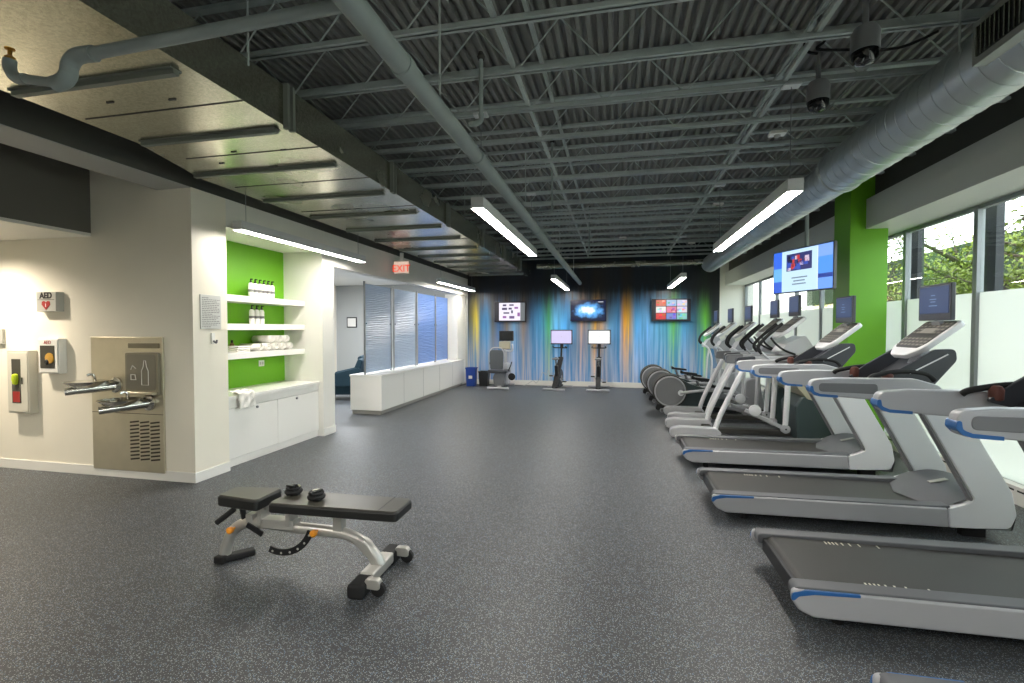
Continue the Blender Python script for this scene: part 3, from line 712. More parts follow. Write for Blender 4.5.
# ------------------------------------------------------------------ ellipticals with round rear drum
def elliptical():
    r = T('elliptical', '', 'elliptical', group='ellipticals with big round rear drums')
    R_, zc, xc = .295, .385, .32
    MB().lathe([(R_-.03, -.20), (R_, -.18), (R_, .18), (R_-.03, .20)], (xc, 0, zc), 'y', 44).build('drum', charcoal, r)
    for s in (-1, 1):
        d = MB().lathe([(R_-.045, s*.198), (R_-.05, s*.208), (.02, s*.214), (.001, s*.214)], (xc, 0, zc), 'y', 44).build('drum_face', M('drum_face_grey', (122, 124, 126), .45), r)
        MB().tube([(xc+(R_-.035)*math.cos(a/40*2*PI), s*.203, zc+(R_-.035)*math.sin(a/40*2*PI)) for a in range(40)], .012, 6, closed=True).build('drum_rim', silver, d)
        MB().cyl((.18, s*.16-.03, .03), (.18, s*.16+.03, .03), .03, 16).build('roller', silver, r)
        MB().tube(spl([(xc+.16, s*.25, zc-.02), (.9, s*.24, .42), (1.35, s*.22, .40), (1.6, s*.22, .30)]), .026, 10).build('pedal_arm', silver, r)
        MB().lathe([(.05, -.02), (.05, .02)], (xc+.18, s*.235, zc-.02), 'y', 18).build('crank_hub', silver_b, r)
        pz = .58 if s > 0 else .47; px = .72 if s > 0 else 1.0
        MB().prism(rp([(px, pz, .02), (px, pz+.08, .02), (px+.06, pz+.04, .02), (px+.33, pz+.01, .02), (px+.33, pz-.03, .02)], 4), 'y', s*.14-.065, s*.14+.065).build('pedal', black, r, .008)
        MB().bar((px+.1, s*.14, pz-.02), (px+.16, s*.2, .41), .04, .03).build('pedal_bracket', grey_pl, r)
        x0 = .06 if s < 0 else .16
        MB().tube(spl([(1.50, s*.26, .35), (1.52, s*.27, .8), (1.38+x0, s*.29, 1.08), (1.20+x0, s*.30, 1.22), (1.24+x0, s*.30, 1.38), (1.42+x0, s*.29, 1.54)]), .018, 10).build('swing_handle', silver_b, r)
        MB().tube(spl([(1.24+x0, s*.30, 1.18), (1.19+x0, s*.302, 1.25), (1.24+x0, s*.302, 1.38), (1.43+x0, s*.29, 1.55)]), .024, 10).build('grip', rubber, r)
    MB().prism(rp([(.08, .06, .03), (.1, .14, .02), (.7, .12), (1.9, .10, .02), (1.9, .03, .02), (.1, .03, .02)], 3), 'y', -.12, .12).build('base_beam', black, r, .01)
    MB().box(.16, .24, -.22, .22, .02, .07).build('rear_foot', grey_pl, r, .01)
    MB().box(1.84, 1.92, -.27, .27, .0, .06).build('front_foot', grey_pl, r, .01)
    MB().prism(rp([(.5, .60, .05), (.7, .50, .1), (1.4, .30, .1), (1.6, .12), (.5, .12)], 5), 'y', -.05, .05).build('ramp_cover', slate_pl, r, .02)
    MB().tube(spl([(1.78, 0, .08), (1.74, 0, .6), (1.64, 0, 1.1), (1.60, 0, 1.38)]), .045, 14).build('front_post', silver, r)
    MB().prism(rp([(1.55, .1), (1.58, .6, .1), (1.8, .66, .1), (1.92, .1)], 5), 'y', -.13, .13).build('front_shroud', silver, r, .03, 3)
    MB().prism(rp([(1.36, 1.10, .03), (1.46, 1.26, .05), (1.68, 1.36, .05), (1.72, 1.2, .05), (1.6, 1.06, .04)], 5), 'y', -.17, .17).build('neck_shroud', silver, r, .03, 3)
    console(r, 1.66, 1.36, 1.77)
    return r
el = elliptical(); el.location = (.61, 9.15, 0); el['label'] = 'elliptical with a large round grey drum, frontmost of the three drums'
dup(el, (.56, 10.3, 0), 0, 'elliptical whose round drum peeks out between the two other drums')
dup(el, (.50, 11.4, 0), 0, 'elliptical with round drum closest to the mural wall')

# ------------------------------------------------------------------ spin bikes
def spin_bike():
    r = T('spin_bike', '', 'exercise bike', group='spin bikes with big screens')
    MB().tube([(-.27, -.36, .035), (.27, -.36, .035)], .026, 14).build('rear_stabiliser', silver, r)
    MB().tube([(-.27, .42, .035), (.27, .42, .035)], .026, 14).build('front_stabiliser', silver, r)
    MB().bar((0, -.36, .05), (0, .42, .06), .06, .05).build('base_rail', black, r, .01)
    MB().bar((0, -.30, .06), (0, .30, .78), .06, .12, up=(1, 0, 0)).bar((0, -.02, .08), (0, -.12, .60), .08, .09).build('frame', black, r, .01)
    MB().tube([(0, -.12, .55), (0, -.17, .74)], .02, 12).build('seat_post', chrome, r)
    sd = MB().lathe([(.03, -.03), (.08, -.02), (.095, .0), (.07, .02), (.001, .025)], (0, -.2, .77), 'z', 18)
    sd.tube([(0, -.17, .765), (0, .0, .775)], [.045, .018], 12); sd.build('saddle', grey_pl, r)
    fw = MB().lathe([(.19, -.02), (.205, -.012), (.205, .012), (.19, .02)], (0, .26, .28), 'x', 32).build('flywheel', dgrey_pl, r)
    MB().lathe([(.04, -.04), (.04, .04)], (0, .26, .28), 'x', 16).build('hub', silver, fw)
    for s in (-1, 1):
        MB().bar((s*.06, .02, .26), (s*.09, .02+s*.12, .26-s*.08), .02, .03).build('crank', silver, r)
        pd = MB().box(s*.09, s*.09+s*.09, .02+s*.12-.05, .02+s*.12+.05, .26-s*.08-.012, .26-s*.08+.012).build('pedal', black, r, .004)
        MB().tube([(s*(.10+.03*math.cos(a/12*2*PI)), .02+s*.12, .26-s*.08+.04+.035*math.sin(a/12*2*PI)) for a in range(12)], .005, 6, closed=True).build('toe_cage', silver, pd)
    MB().tube([(0, .30, .70), (0, .36, 1.05)], .024, 12).build('handlebar_post', black, r)
    MB().tube(spl([(-.16, .12, 1.06), (-.17, .24, 1.03), (-.1, .34, 1.02), (.1, .34, 1.02), (.17, .24, 1.03), (.16, .12, 1.06)]), .014, 10).build('handlebar', rubber, r)
    MB().box(-.04, .04, .36, .40, 1.0, 1.25).build('screen_arm', black, r, .005)
    s = MB().box(-.285, .285, .33, .36, 1.11, 1.48).build('screen_housing', black, r, .008)
    MB().box(-.262, .262, .327, .33, 1.135, 1.455).build('screen', E('bike_screen', (208, 200, 236), .95), s)
    MB().box(-.012, .012, .3255, .327, 1.30, 1.31).build('screen_mark', print_m, s)
    return r
sb = spin_bike(); sb.location = (-1.44, 11.9, 0); sb.rotation_euler.z = math.radians(-9); sb['label'] = 'black spin bike with a large lilac screen, between the other two bikes'
s2 = dup(sb, (-.44, 11.95, 0), 0, 'black spin bike with a large white screen below the middle wall television')
for ch in s2.children:
    if ch.name.startswith('screen_housing'):
        for g in ch.children:
            if g.name.startswith('screen') and not g.name.startswith('screen_mark'):
                g.data = g.data.copy(); g.data.materials[0] = E('bike_screen_white', (238, 240, 240), 1.0)
# recumbent bike
r = T('seated_bike', 'grey seated exercise bike with a mesh backrest and unlit screen by the bins', 'exercise bike', (-2.85, 11.85, 0))
MB().tube([(-.28, -.40, .04), (.26, -.40, .04)], .03, 12).build('rear_foot', silver, r)
MB().tube([(-.22, .5, .04), (.22, .5, .04)], .03, 12).build('front_foot', silver, r)
MB().bar((0, -.4, .06), (0, .5, .07), .1, .06).build('base_rail', silver, r, .01)
MB().prism(rp([(-.14, .06), (-.17, .30, .05), (-.12, .40, .03), (.12, .40, .03), (.13, .30, .05), (.1, .06)], 4), 'y', -.3, -.05).build('seat_pedestal', grey_pl, r, .02)
MB().box(-.29, .20, -.38, .05, .40, .48).build('seat', dgrey_pl, r, .03, 3)
bk = MB().prism(rp([(-.22, .50, .04), (-.24, .98, .09), (.12, .98, .09), (.10, .50, .04)], 6), 'y', -.36, -.32)
bk.build('backrest', mesh_m, r, .01)
MB().tube(spl([(-.235, -.34, .48), (-.26, -.34, .8), (-.2, -.34, 1.0), (-.06, -.34, 1.04), (.08, -.34, 1.0), (.14, -.34, .8), (.115, -.34, .48)]), .014, 8).build('back_frame', silver, r)
for s in (-1, 1): MB().tube(spl([(s*.24-.03, -.2, .46), (s*.28-.03, -.1, .60), (s*.27-.03, .02, .66)]), .013, 8).build('side_grip', rubber, r)
MB().prism(rp([(-.11, .06), (-.13, .62, .1), (.13, .62, .1), (.11, .06)], 5), 'y', .12, .5).build('drive_shroud', silver, r, .03, 3)
MB().tube(spl([(0, .3, .58), (0, .32, .9), (0, .28, 1.2)]), .035, 12).build('front_post', silver, r)
MB().box(-.14, .16, .2, .27, .98, 1.18).build('console', beige_pl, r, .02)
MB().tube(spl([(0, .24, .95), (.2, .12, .93), (.27, .02, 1.0), (.27, -.02, 1.12)]), .02, 10).build('handlebar', silver_b, r)
s_ = MB().box(-.13, .25, .2, .24, 1.19, 1.45).build('screen_housing', black, r, .008)
MB().box(-.11, .23, .197, .2, 1.21, 1.43).build('screen', screen_dark, s_)
MB().lathe([(.05, -.02), (.09, -.012), (.09, .012), (.05, .02)], (.27, -.1, .30), 'y', 20).build('adjust_wheel', black, r)
tag(MB().tube(spl([(-2.4, 12.3, .012), (-2.3, 12.35, .05), (-2.15, 12.4, .14), (-2.05, 12.35, .09), (-1.95, 12.4, .24), (-1.9, 12.45, .36), (-1.8, 12.4, .30), (-1.75, 12.42, .42), (-1.68, 12.4, .25), (-1.6, 12.3, .05), (-1.75, 12.25, .012)], 8), .007, 6).build('loose_cable', silver),
    'tangled grey cable on the floor between the seated bike and the spin bike', 'cable')

# ------------------------------------------------------------------ flat bench with hand weights
b = T('weight_bench', 'silver framed adjustable weight bench with black padded top on the open floor', 'bench', (-1.85, 2.62, 0), math.radians(1.5))
# main curved tube
path = spl([(-.625, 0, .03), (-.60, 0, .12), (-.55, 0, .21), (-.45, 0, .262), (-.3, 0, .268), (-.08, 0, .256), (.12, 0, .252), (.25, 0, .24), (.36, 0, .19), (.43, 0, .12), (.46, 0, .07)], 6)
MB().tube(path, [.035]*len(path), 16).build('main_frame', bench_m, b)
MB().prism(rp([(.25, .26), (.38, .215, .08), (.465, .10, .02), (.465, .05), (.43, .05), (.39, .12, .05), (.30, .20, .05)], 5), 'y', -.034, .034).build('rear_gusset', bench_m, b, .008)
MB().bar((-.64, -.04, .022), (-.50, .12, .022), .07, .04).box(-.66, -.59, -.06, .03, .0, .05).build('front_foot', rubber, b, .012)
# cross bar
MB().box(.39, .48, -.13, .15, .02, .085).build('crossbar', bench_m, b, .012)
for s in (-1, 1):
    MB().box(.385, .485, s*.13, s*.27, .0, .085).build('crossbar_cap', rubber, b, .02, 3)
    w = MB().prism(rp([(.47, .045, .02), (.47, .10, .02), (.56, .10, .035), (.565, .04, .03)], 4), 'y', s*.2-.022, s*.2+.022).build('wheel_bracket', bench_m, b, .006)
    MB().lathe([(.03, -.016), (.04, -.012), (.04, .012), (.03, .016)], (.545, s*.2, .042), 'y', 20).build('wheel', rubber, w)
# pads
def pad(x0, x1, xn0, xn1, hw0, hw1, z0, z1, name):
    o = MB().prism(rp([(x0, -hw0, .03), (x1, -hw1, .03), (x1, hw1, .03), (x0, hw0, .03)], 5), 'z', z0, z1)
    oo = o.build(name, [vinyl_side], b, .016, 3)
    MB().prism(rp([(x0+.008, -hw0+.008, .03), (x1-.008, -hw1+.008, .03), (x1-.008, hw1-.008, .03), (x0+.008, hw0-.008, .03)], 5), 'z', z1-.006, z1+.004).build('pad_top', vinyl, oo, .004)
    return oo
pad(-.605, -.285, 0, 0, .085, .125, .385, .455, 'seat_pad')
bp_ = pad(-.215, .62, 0, 0, .125, .12, .385, .445, 'back_pad')
MB().box(.5, .503, -.118, .118, .447, .4505).build('pad_seam', black, bp_)
MB().box(-.14, .45, -.02, .02, .35, .388).box(-.45, -.3, -.02, .02, .36, .397).build('pad_rail', bench_m, b, .004)
MB().box(-.44, -.39, -.035, .035, .26, .33).box(-.33, -.1, -.04, .04, .25, .31).box(-.15, -.12, -.05, .05, .28, .37).box(-.35, -.32, -.05, .05, .28, .39).build('pivot_bracket', bench_m, b, .005)
MB().box(.16, .22, -.03, .03, .25, .36).build('rear_bracket', bench_m, b, .005)
MB().tube([(-.50, 0, .40), (-.47, 0, .26)], .018, 10).build('seat_post', black, b)
MB().tube([(-.47, -.09, .38), (-.57, -.12, .30)], .017, 12).build('front_handle', rubber, b)
a_ = [(x, z) for x, z in arc(-.18, .33, .235, -112, -18)]; ai = [(x, z) for x, z in arc(-.18, .33, .193, -18, -112)]
ar = MB().prism(a_+ai, 'y', -.052, -.040).build('adjust_arc', black, b, .003)
m_ = MB()
for k in range(6):
    t = math.radians(-105+k*16); m_.lathe([(.007, -.054), (.007, -.052)], (-.18+.217*math.cos(t), 0, .33+.217*math.sin(t)), 'y', 8)
m_.build('arc_hole', sign_plate, ar)
MB().bar((-.42, -.045, .27), (-.31, -.045, .215), .012, .035).build('seat_arc', black, b, .003)
for x, z in ((-.52, .235), (.06, .262)):
    MB().lathe([(.012, 0), (.02, -.01), (.022, -.03), (.012, -.038)], (x, -.05, z), 'y', 16).lathe([(.008, 0), (.008, .04)], (x, -.05, z), 'y', 8).build('pull_knob', orange, b)
MB().prism(rp([(-.03, -.05, .01), (.05, -.05, .01), (.05, .05, .01), (-.03, .05, .01)], 2), 'z', .37, .386).build('pad_bracket', black, b)
def roll(loc, rz, lb):
    r = T('coiled_strap', lb, 'strap', loc, rz, 'coiled straps lying on the bench')
    pts = []
    for i in range(90):
        t = i/90; a = t*6*PI; rr = .014+.026*t
        pts.append((rr*math.cos(a), rr*math.sin(a), .02+.012*math.sin(i*.7)))
    MB().tube(pts, .0095, 6).build('strap_coil', black, r)
    MB().tube([(.041*math.cos(a/20*2*PI), .041*math.sin(a/20*2*PI), .022) for a in range(20)], .014, 8, closed=True).tube([(.038*math.cos(a/20*2*PI), .038*math.sin(a/20*2*PI), .045) for a in range(20)], .009, 8, closed=True).build('outer_loop', rubber, r)
    MB().bar((-.045, .02, .05), (.01, -.03, .062), .02, .012).build('loose_end', vinyl_side, r, .002)
    MB().bar((.02, .03, .05), (.045, -.01, .05), .016, .008).build('buckle', chrome, r, .002)
    return r
rl = roll((-2.0, 2.655, .45), .3, 'small black coiled strap on the bench pad, the one nearer the seat')
dup(rl, (-1.80, 2.60, .45), 1.9, 'small black coiled strap on the bench pad, the one nearer the wheels')

# ------------------------------------------------------------------ drinking fountain (wall y = 3.87)
f = T('drinking_fountain', 'stainless steel two-bowl drinking fountain with bottle filler in the cream wall', 'drinking fountain', (0, 3.87, 0))
MB().box(-5.23, -4.34, -.022, 0, .075, 1.42).build('steel_panel', steel, f, .006)
MB().box(-5.225, -4.345, -.024, -.022, .655, .66).build('panel_seam', charcoal, f)
bf = MB().prism(rp([(-4.76, .85, .03), (-4.76, 1.27, .03), (-4.36, 1.27, .03), (-4.36, .85, .03)], 4), 'y', -.055, -.02).build('bottle_filler', M('filler_grey', (140, 134, 118), .35, .5), f, .006)
MB().prism(rp([(-4.735, .90, .03), (-4.735, 1.25, .03), (-4.385, 1.25, .03), (-4.385, .90, .03)], 4), 'y', -.058, -.05).build('alcove', M('filler_alcove', (122, 118, 106), .3, .3), bf)
MB().box(-4.74, -4.38, -.10, -.05, .86, .885).build('drip_ledge', steel, bf, .006)
bo = [(-4.55, .95), (-4.55, 1.09), (-4.53, 1.13), (-4.52, 1.19), (-4.50, 1.19), (-4.49, 1.13), (-4.47, 1.09), (-4.47, .95)]
MB().tube([(x, -.061, z) for x, z in bo], .0035, 5, closed=True).build('bottle_outline', gloss_white, bf)
MB().tube([(x, -.061, z) for x, z in [(-4.68, 1.0), (-4.68, 1.05), (-4.63, 1.05), (-4.62, 1.0)]], .004, 5, closed=True).tube([(x, -.061, z) for x, z in [(-4.68, 1.10), (-4.66, 1.14), (-4.62, 1.11)]], .004, 5).build('hand_icon', gloss_white, bf)
MB().box(-4.75, -4.37, -.032, -.02, 1.31, 1.36).build('status_strip', M('status_strip', (120, 112, 90), .4), f, .008)
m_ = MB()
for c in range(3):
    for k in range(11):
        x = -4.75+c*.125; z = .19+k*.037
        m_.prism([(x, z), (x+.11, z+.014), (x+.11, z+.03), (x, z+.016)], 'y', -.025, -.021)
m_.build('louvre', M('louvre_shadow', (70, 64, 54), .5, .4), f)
# arms lean to the left as in the photo
def bowl2(x, z):
    MB().tube([(x, -.03, z-.05), (x-.10, -.18, z-.065), (x-.22, -.34, z-.085)], [.046, .044, .036], 18).build('bowl_arm', chrome, f)
    MB().lathe([(.05, -.06), (.078, -.045), (.078, -.025), (.06, -.02)], (x, 0, z-.045), 'y', 28).build('bowl_collar', chrome, f)
    c = (x-.13, -.215, z)
    bw = MB().lathe([(.06, -.06), (.13, -.035), (.17, -.002), (.175, .008), (.165, .006), (.10, -.014), (.001, -.02)], c, 'z', 32).build('bowl', chrome, f)
    MB().tube(spl([(c[0]-.01, c[1]+.09, z), (c[0]-.01, c[1]+.08, z+.05), (c[0]-.02, c[1]+.06, z+.07), (c[0]-.03, c[1]+.03, z+.06)]), .013, 10).build('bubbler', chrome, bw)
bowl2(-4.90, .985); bowl2(-4.50, .82)

# extinguisher cabinet
e = T('extinguisher_cabinet', 'grey wall cabinet with narrow window holding a yellow tagged extinguisher', 'cabinet', (-6.12, 3.87, .945))
MB().box(-.15, .15, -.08, 0, -.33, .33).build('cabinet_body', M('cabinet_grey', (196, 192, 178), .45), e, .006)
dr = MB().box(-.135, .135, -.086, -.08, -.31, .31).build('door', M('cabinet_door', (206, 202, 188), .45), e, .004)
MB().box(-.075, .045, -.089, -.086, -.22, .24).build('window', dark_glass, dr)
MB().tube([(.075, -.096, -.02), (.075, -.096, .05)], .006, 8).build('handle', charcoal, dr)
MB().lathe([(.001, -.06), (.02, -.05), (.03, .0), (.024, .05), (.001, .06)], (-.01, -.10, .03), 'z', 14).build('yellow_tag', yel, dr)
MB().box(-.06, .035, -.092, -.088, -.21, -.1).build('red_cylinder', red_m, dr)
# AED cabinet and sign
e = T('defibrillator_cabinet', 'white wall cabinet with window and red lettering beside the drinking fountain', 'cabinet', (-5.70, 3.87, 1.215))
MB().box(-.135, .135, -.08, 0, -.175, .19).build('cabinet_body', gloss_white, e, .01)
dr = MB().box(-.125, .125, -.086, -.08, -.16, .175).build('door', gloss_white, e, .006)
MB().box(-.10, .09, -.089, -.086, -.12, .115).build('window', dark_glass, dr)
MB().lathe([(.001, -.012), (.055, -.006), (.055, .004)], (.03, -.091, -.015), 'y', 20).build('orange_case', M('amber_case', (196, 150, 60), .4), dr)
MB().lathe([(.02, -.016), (.03, -.006)], (.0, -.093, -.055), 'y', 12).build('black_handle', black, dr)
text('AED', .05, red_m, dr, (.0, -.088, .145), (PI/2, 0, 0))
s = T('defibrillator_sign', 'grey projecting AED sign with red heart mounted high on the cream wall', 'sign', (-5.72, 3.87, 1.78))
MB().prism([(-.15, -.0), (-.14, -.07), (.12, -.07), (.13, 0)], 'z', -.10, .10).build('sign_body', sign_plate, s, .004)
text('AED', .085, blk_print, s, (-.01, -.072, .06), (PI/2, 0, 0), bold=.003)
hp = [(0, -.065), (-.055, -.01), (-.05, .02), (-.025, .028), (0, .01), (.025, .028), (.05, .02), (.055, -.01)]
MB().prism([(x-.01, z-.02) for x, z in rp([(a_, b_, .006) for a_, b_ in hp], 2)], 'y', -.074, -.07).build('heart', red_m, s)
MB().box(-.014, -.006, -.076, -.074, -.055, -.02).build('heart_bolt', gloss_white, s)
MB().box(-.12, .10, -.072, -.07, .018, .022).build('line', blk_print, s)
s = T('wall_plate', 'small grey wall plate at the left edge of the cream wall', 'plate', (-6.52, 3.87, 1.42))
MB().box(-.11, .11, -.03, 0, -.08, .08).build('plate', sign_plate, s, .004); MB().box(.03, .07, -.034, -.03, .02, .05).build('button', print_m, s)

# notice on pier (x = -4)
s = T('notice_board', 'framed grey notice with rows of small print on the white pier', 'notice', (-4.0, 4.075, 1.67))
MB().box(0, .008, -.125, .125, -.17, .17).build('plate', M('notice_grey', (206, 206, 202), .4), s, .002)
m_ = MB(); zz = .14
for k in range(17):
    w = [.07, .2, .18, .21, .2, .16, .2, .21, .19, .12, .2, .2, .17, .21, .2, .18, .1][k]
    y = -.105
    while y < -.105+w:
        l = random.uniform(.012, .035); m_.box(.008, .0088, y, min(y+l, .11), zz-.003, zz+.003); y += l+.007
    zz -= .018
tag(m_.build('small_print', print_m, s), kind='stuff')
s = T('wall_hook', 'small white wall holder below the framed notice', 'holder', (-4.0, 4.09, 1.40))
MB().box(0, .02, -.02, .02, -.05, .06).build('plate', gloss_white, s, .004); MB().tube(spl([(.02, 0, -.02), (.05, 0, -.04), (.06, 0, -.01)]), .009, 8).build('hook', grey_pl, s)

# ------------------------------------------------------------------ shelf niche
cb = T('base_cabinet', 'white two-door base cabinet in the shelf niche', 'cabinet', (-4.07, 5.126, 0))
MB().box(-.548, -.02, -.832, .832, .0, .735).build('carcass', gloss_white, cb)
MB().box(-.02, -.0, -.832, .832, .64, .732).build('top_rail', gloss_white, cb, .003)
for s, nm in ((-1, 'a'), (1, 'b')):
    dr = MB().box(-.02, .0, min(s*.828, s*.003), max(s*.828, s*.003), .09, .635).build('door', gloss_white, cb, .004)
    MB().lathe([(.012, 0), (.016, .012), (.012, .018)], (0, -s*.0 + (.35 if s > 0 else -.35), .60), 'x', 14).build('knob', grey_pl, dr)
tag(MB().box(-4.612, -4.05, 4.293, 5.955, .735, .772).build('counter_top', gloss_white, None, .004), 'white counter top over the niche cabinet', 'counter')
for z, nm in ((1.855, 'topmost shelf, holding six bottles'), (1.525, 'middle shelf, holding three bottles'), (1.19, 'lowest shelf, holding rolled towels')):
    tag(MB().box(-4.611, -4.28, 4.292, 5.958, z-.038, z+.035).build('wall_shelf', gloss_white, None, .003), f'thick white niche {nm}', 'shelf', 'niche shelves')
def bottle():
    r = T('bottle', '', 'bottle', group='white bottles on the niche shelves')
    MB().lathe([(.028, 0), (.031, .006), (.031, .155), (.026, .175), (.013, .185)], (0, 0, 0)).build('bottle_body', gloss_white, r)
    MB().lathe([(.014, .183), (.014, .20), (.008, .203), (.008, .23)], (0, 0, 0), n=12).bar((-.002, 0, .23), (.03, 0, .227), .012, .012).build('pump', black, r)
    MB().lathe([(.0315, .07), (.0318, .072), (.0318, .10), (.0315, .102)], (0, 0, 0)).build('label_band', print_m, r)
    return r
bt = bottle()
top = [5.16, 5.235, 5.31, 5.385, 5.46, 5.535]; mid = [5.17, 5.255, 5.34]
ordn = ['first', 'second', 'third', 'fourth', 'fifth', 'sixth']
k = 0
for row, z, nm in ((top, 1.891, 'topmost shelf'), (mid, 1.561, 'middle shelf')):
    for i, y in enumerate(row):
        lb = f'white black-capped bottle on the {nm}, {ordn[i]} from its left end'
        if k == 0: bt.location = (-4.46, y, z); bt['label'] = lb
        else: dup(bt, (-4.46, y, z), 0, lb)
        k += 1
amber = M('amber_bottle', (120, 88, 56), .3)
for y, nm in ((4.80, 'left'), (4.89, 'right')):
    r = T('small_bottle', f'small brown bottle on the towel shelf, the {nm} one of the pair', 'bottle', (-4.50, y, 1.226), group='brown bottles on the towel shelf')
    MB().lathe([(.024, 0), (.026, .005), (.026, .09), (.012, .11)], (0, 0, 0)).build('bottle_body', amber, r); MB().lathe([(.013, .108), (.013, .14)], (0, 0, 0), n=12).build('cap', black, r)
def towel_roll(loc, L, r0, lb, rz=0, flat=1):
    r = T('rolled_towel', lb, 'towel', loc, rz, 'rolled white towels')
    pts = []
    for i in range(66):
        t = i/65; a = t*5.5*PI; rr = r0*(.25+.75*t); pts.append((rr*math.cos(a), rr*math.sin(a)*flat+r0*flat))
    n = len(pts); vs = [(-L/2, y, z) for y, z in pts]+[(L/2, y, z) for y, z in pts]
    o = MB().add(vs, [(i, i+1, n+i+1, n+i) for i in range(n-1)]).build('towel_cloth', towel_m, r)
    sm = o.modifiers.new('thick', 'SOLIDIFY'); sm.thickness = .006
for i, (y, z, nm) in enumerate([(5.12, 1.226, 'lower row, leftmost'), (5.26, 1.226, 'lower row, second'), (5.40, 1.226, 'lower row, third'), (5.54, 1.226, 'lower row, fourth'), (5.68, 1.226, 'lower row, rightmost'), (5.33, 1.322, 'upper row, left'), (5.47, 1.322, 'upper row, middle'), (5.61, 1.322, 'upper row, right')]):
    towel_roll((-4.43, y, z), .26, .062, f'rolled white towel in the pile on the lowest shelf, {nm}', random.uniform(-.05, .05), .80)
def folded(loc, sx, sy, h, n, name, lb, cat='towel'):
    r = T(name, lb, cat, loc)
    for k in range(n):
        z = k*h/n
        MB().box(-sx/2, sx/2, -sy/2+.004*k, sy/2-.003*k, z, z+h/n-.002).build('fold', towel_m, r, .012, 3)
folded((-4.40, 4.86, 1.226), .2, .2, .075, 3, 'folded_towel', 'folded white towel stack at the left end of the lowest shelf')
# draped towel on counter
r = T('draped_towel', 'crumpled white towel hanging over the left edge of the cabinet top', 'towel', (-4.09, 4.58, .772))
m_ = MB(); nu, nv = 14, 18; vs = []
for i in range(nu):
    for k in range(nv):
        u = i/(nu-1); v = k/(nv-1)
        y = -.12+.24*u+.008*math.sin(v*9); s = v*.34
        if s < .14: x, z = -.10+s, .03+.012*math.sin(u*14+v*5)+.01*math.sin(v*20)
        else: x, z = .07+.008*math.sin(u*16), .02-(s-.14)*.85+.006*math.sin(u*9)
        vs.append((x+.006*math.sin(u*11+k), y, z))
m_.add(vs, [(i*nv+k, i*nv+k+1, (i+1)*nv+k+1, (i+1)*nv+k) for i in range(nu-1) for k in range(nv-1)])
o = m_.build('towel_cloth', towel_m, r); q_ = o.modifiers.new('thick', 'SOLIDIFY'); q_.thickness = .012; o.modifiers.new('smooth', 'SUBSURF').levels = 1
r = T('wall_outlet', 'white wall outlet on the green niche back under the shelves', 'outlet', (-4.611, 5.5, 1.045))
MB().box(0, .008, -.05, .05, -.04, .04).build('cover_plate', gloss_white, r, .003)
MB().box(.008, .0095, -.03, -.01, -.018, .018).box(.008, .0095, .01, .03, -.018, .018).build('socket', sign_plate, r)

# ------------------------------------------------------------------ reception desk and glass
dk = T('reception_desk', 'long low white reception wall with toe kick and panel joints', 'desk', (-4.0, 7.65, 0))
MB().box(-.58, -.03, .03, 4.55, 0, .07).build('toe_kick', M('toe_kick_grey', (150, 148, 142), .5), dk)
MB().box(-.6, 0, 0, 4.6, .07, .66).build('front_body', gloss_white, dk, .004)
MB().box(-.61, .012, -.012, 4.6, .66, .695).build('desk_top', gloss_white, dk, .006)
for y in (.9, 1.85, 2.8, 3.7): MB().box(-.0005, .0012, y, y+.005, .07, .66).build('panel_joint', print_m, dk)
pm1, pm2 = panel_mat('wavy_white_glass', (172, 192, 220)), panel_mat('wavy_glass_blue_reflection', (96, 136, 206))  # deeper blue of the far two panels is a reflection painted into the glass
gl = [(7.66, 8.66), (8.78, 9.82), (9.92, 10.98), (11.02, 12.1)]
pos = ['nearest the opening', 'second from the opening', 'third from the opening', 'beside the far white pier']
for i, (a, b2) in enumerate(gl):
    r = T('glass_screen_panel', f'tall wavy blue-white glass panel on the reception wall, {pos[i]}', 'glass panel', (-4.32, (a+b2)/2, .695), group='glass panels over the reception wall')
    L = b2-a
    if i == 3: L = .84; r.location.y = 11.44
    MB().box(-.006, .006, -L/2, L/2, .03, 1.60).build('glass_sheet', pm1 if i < 2 else pm2, r)
    for s in (-1, 1):
        MB().box(-.014, .014, s*(L/2)-.012, s*(L/2)+.012, 0, 1.64 if s < 0 else 1.6).build('edge_post', alu, r)
        MB().lathe([(.014, -.012), (.014, .012)], (0, s*(L/2-.05), .9), 'x', 12).build('clamp', chrome, r)
r = T('wall_picture', 'small black framed certificate on the reception room wall', 'picture', (-7.5, 12.6, 1.69))
MB().box(-.16, .16, -.02, 0, -.15, .15).build('frame', black, r, .004); MB().box(-.13, .13, -.022, -.02, -.12, .12).build('print', paper, r)
def lounge(loc, rz, lb):
    r = T('lounge_chair', lb, 'chair', loc, rz, 'teal lounge chairs in the reception room')
    MB().prism(rp([(-.3, .12, .05), (-.33, .42, .06), (.3, .42, .06), (.27, .12, .05)], 4), 'y', -.3, .3).build('seat', teal, r, .04, 3)
    MB().prism(rp([(-.3, .3, .04), (-.46, .84, .06), (-.36, .88, .05), (-.16, .4, .05)], 5), 'y', -.32, .32).build('backrest', teal, r, .04, 3)
    for s in (-1, 1): MB().prism(rp([(-.34, .3, .03), (-.42, .7, .06), (.25, .55, .06), (.26, .3, .04)], 5), 'y', s*.30, s*.37).build('armrest', teal, r, .03, 3)
    for a in (-.24, .24):
        for c in (-.24, .24): MB().cyl((a, c, 0), (a*.9, c*.9, .14), .014, 8).build('leg', chrome, r)
    return r
lounge((-5.75, 9.3, 0), math.radians(200), 'teal lounge chair seen through the opening, the nearer one')
lounge((-5.6, 10.6, 0), math.radians(20), 'teal lounge chair seen through the opening, the one behind')

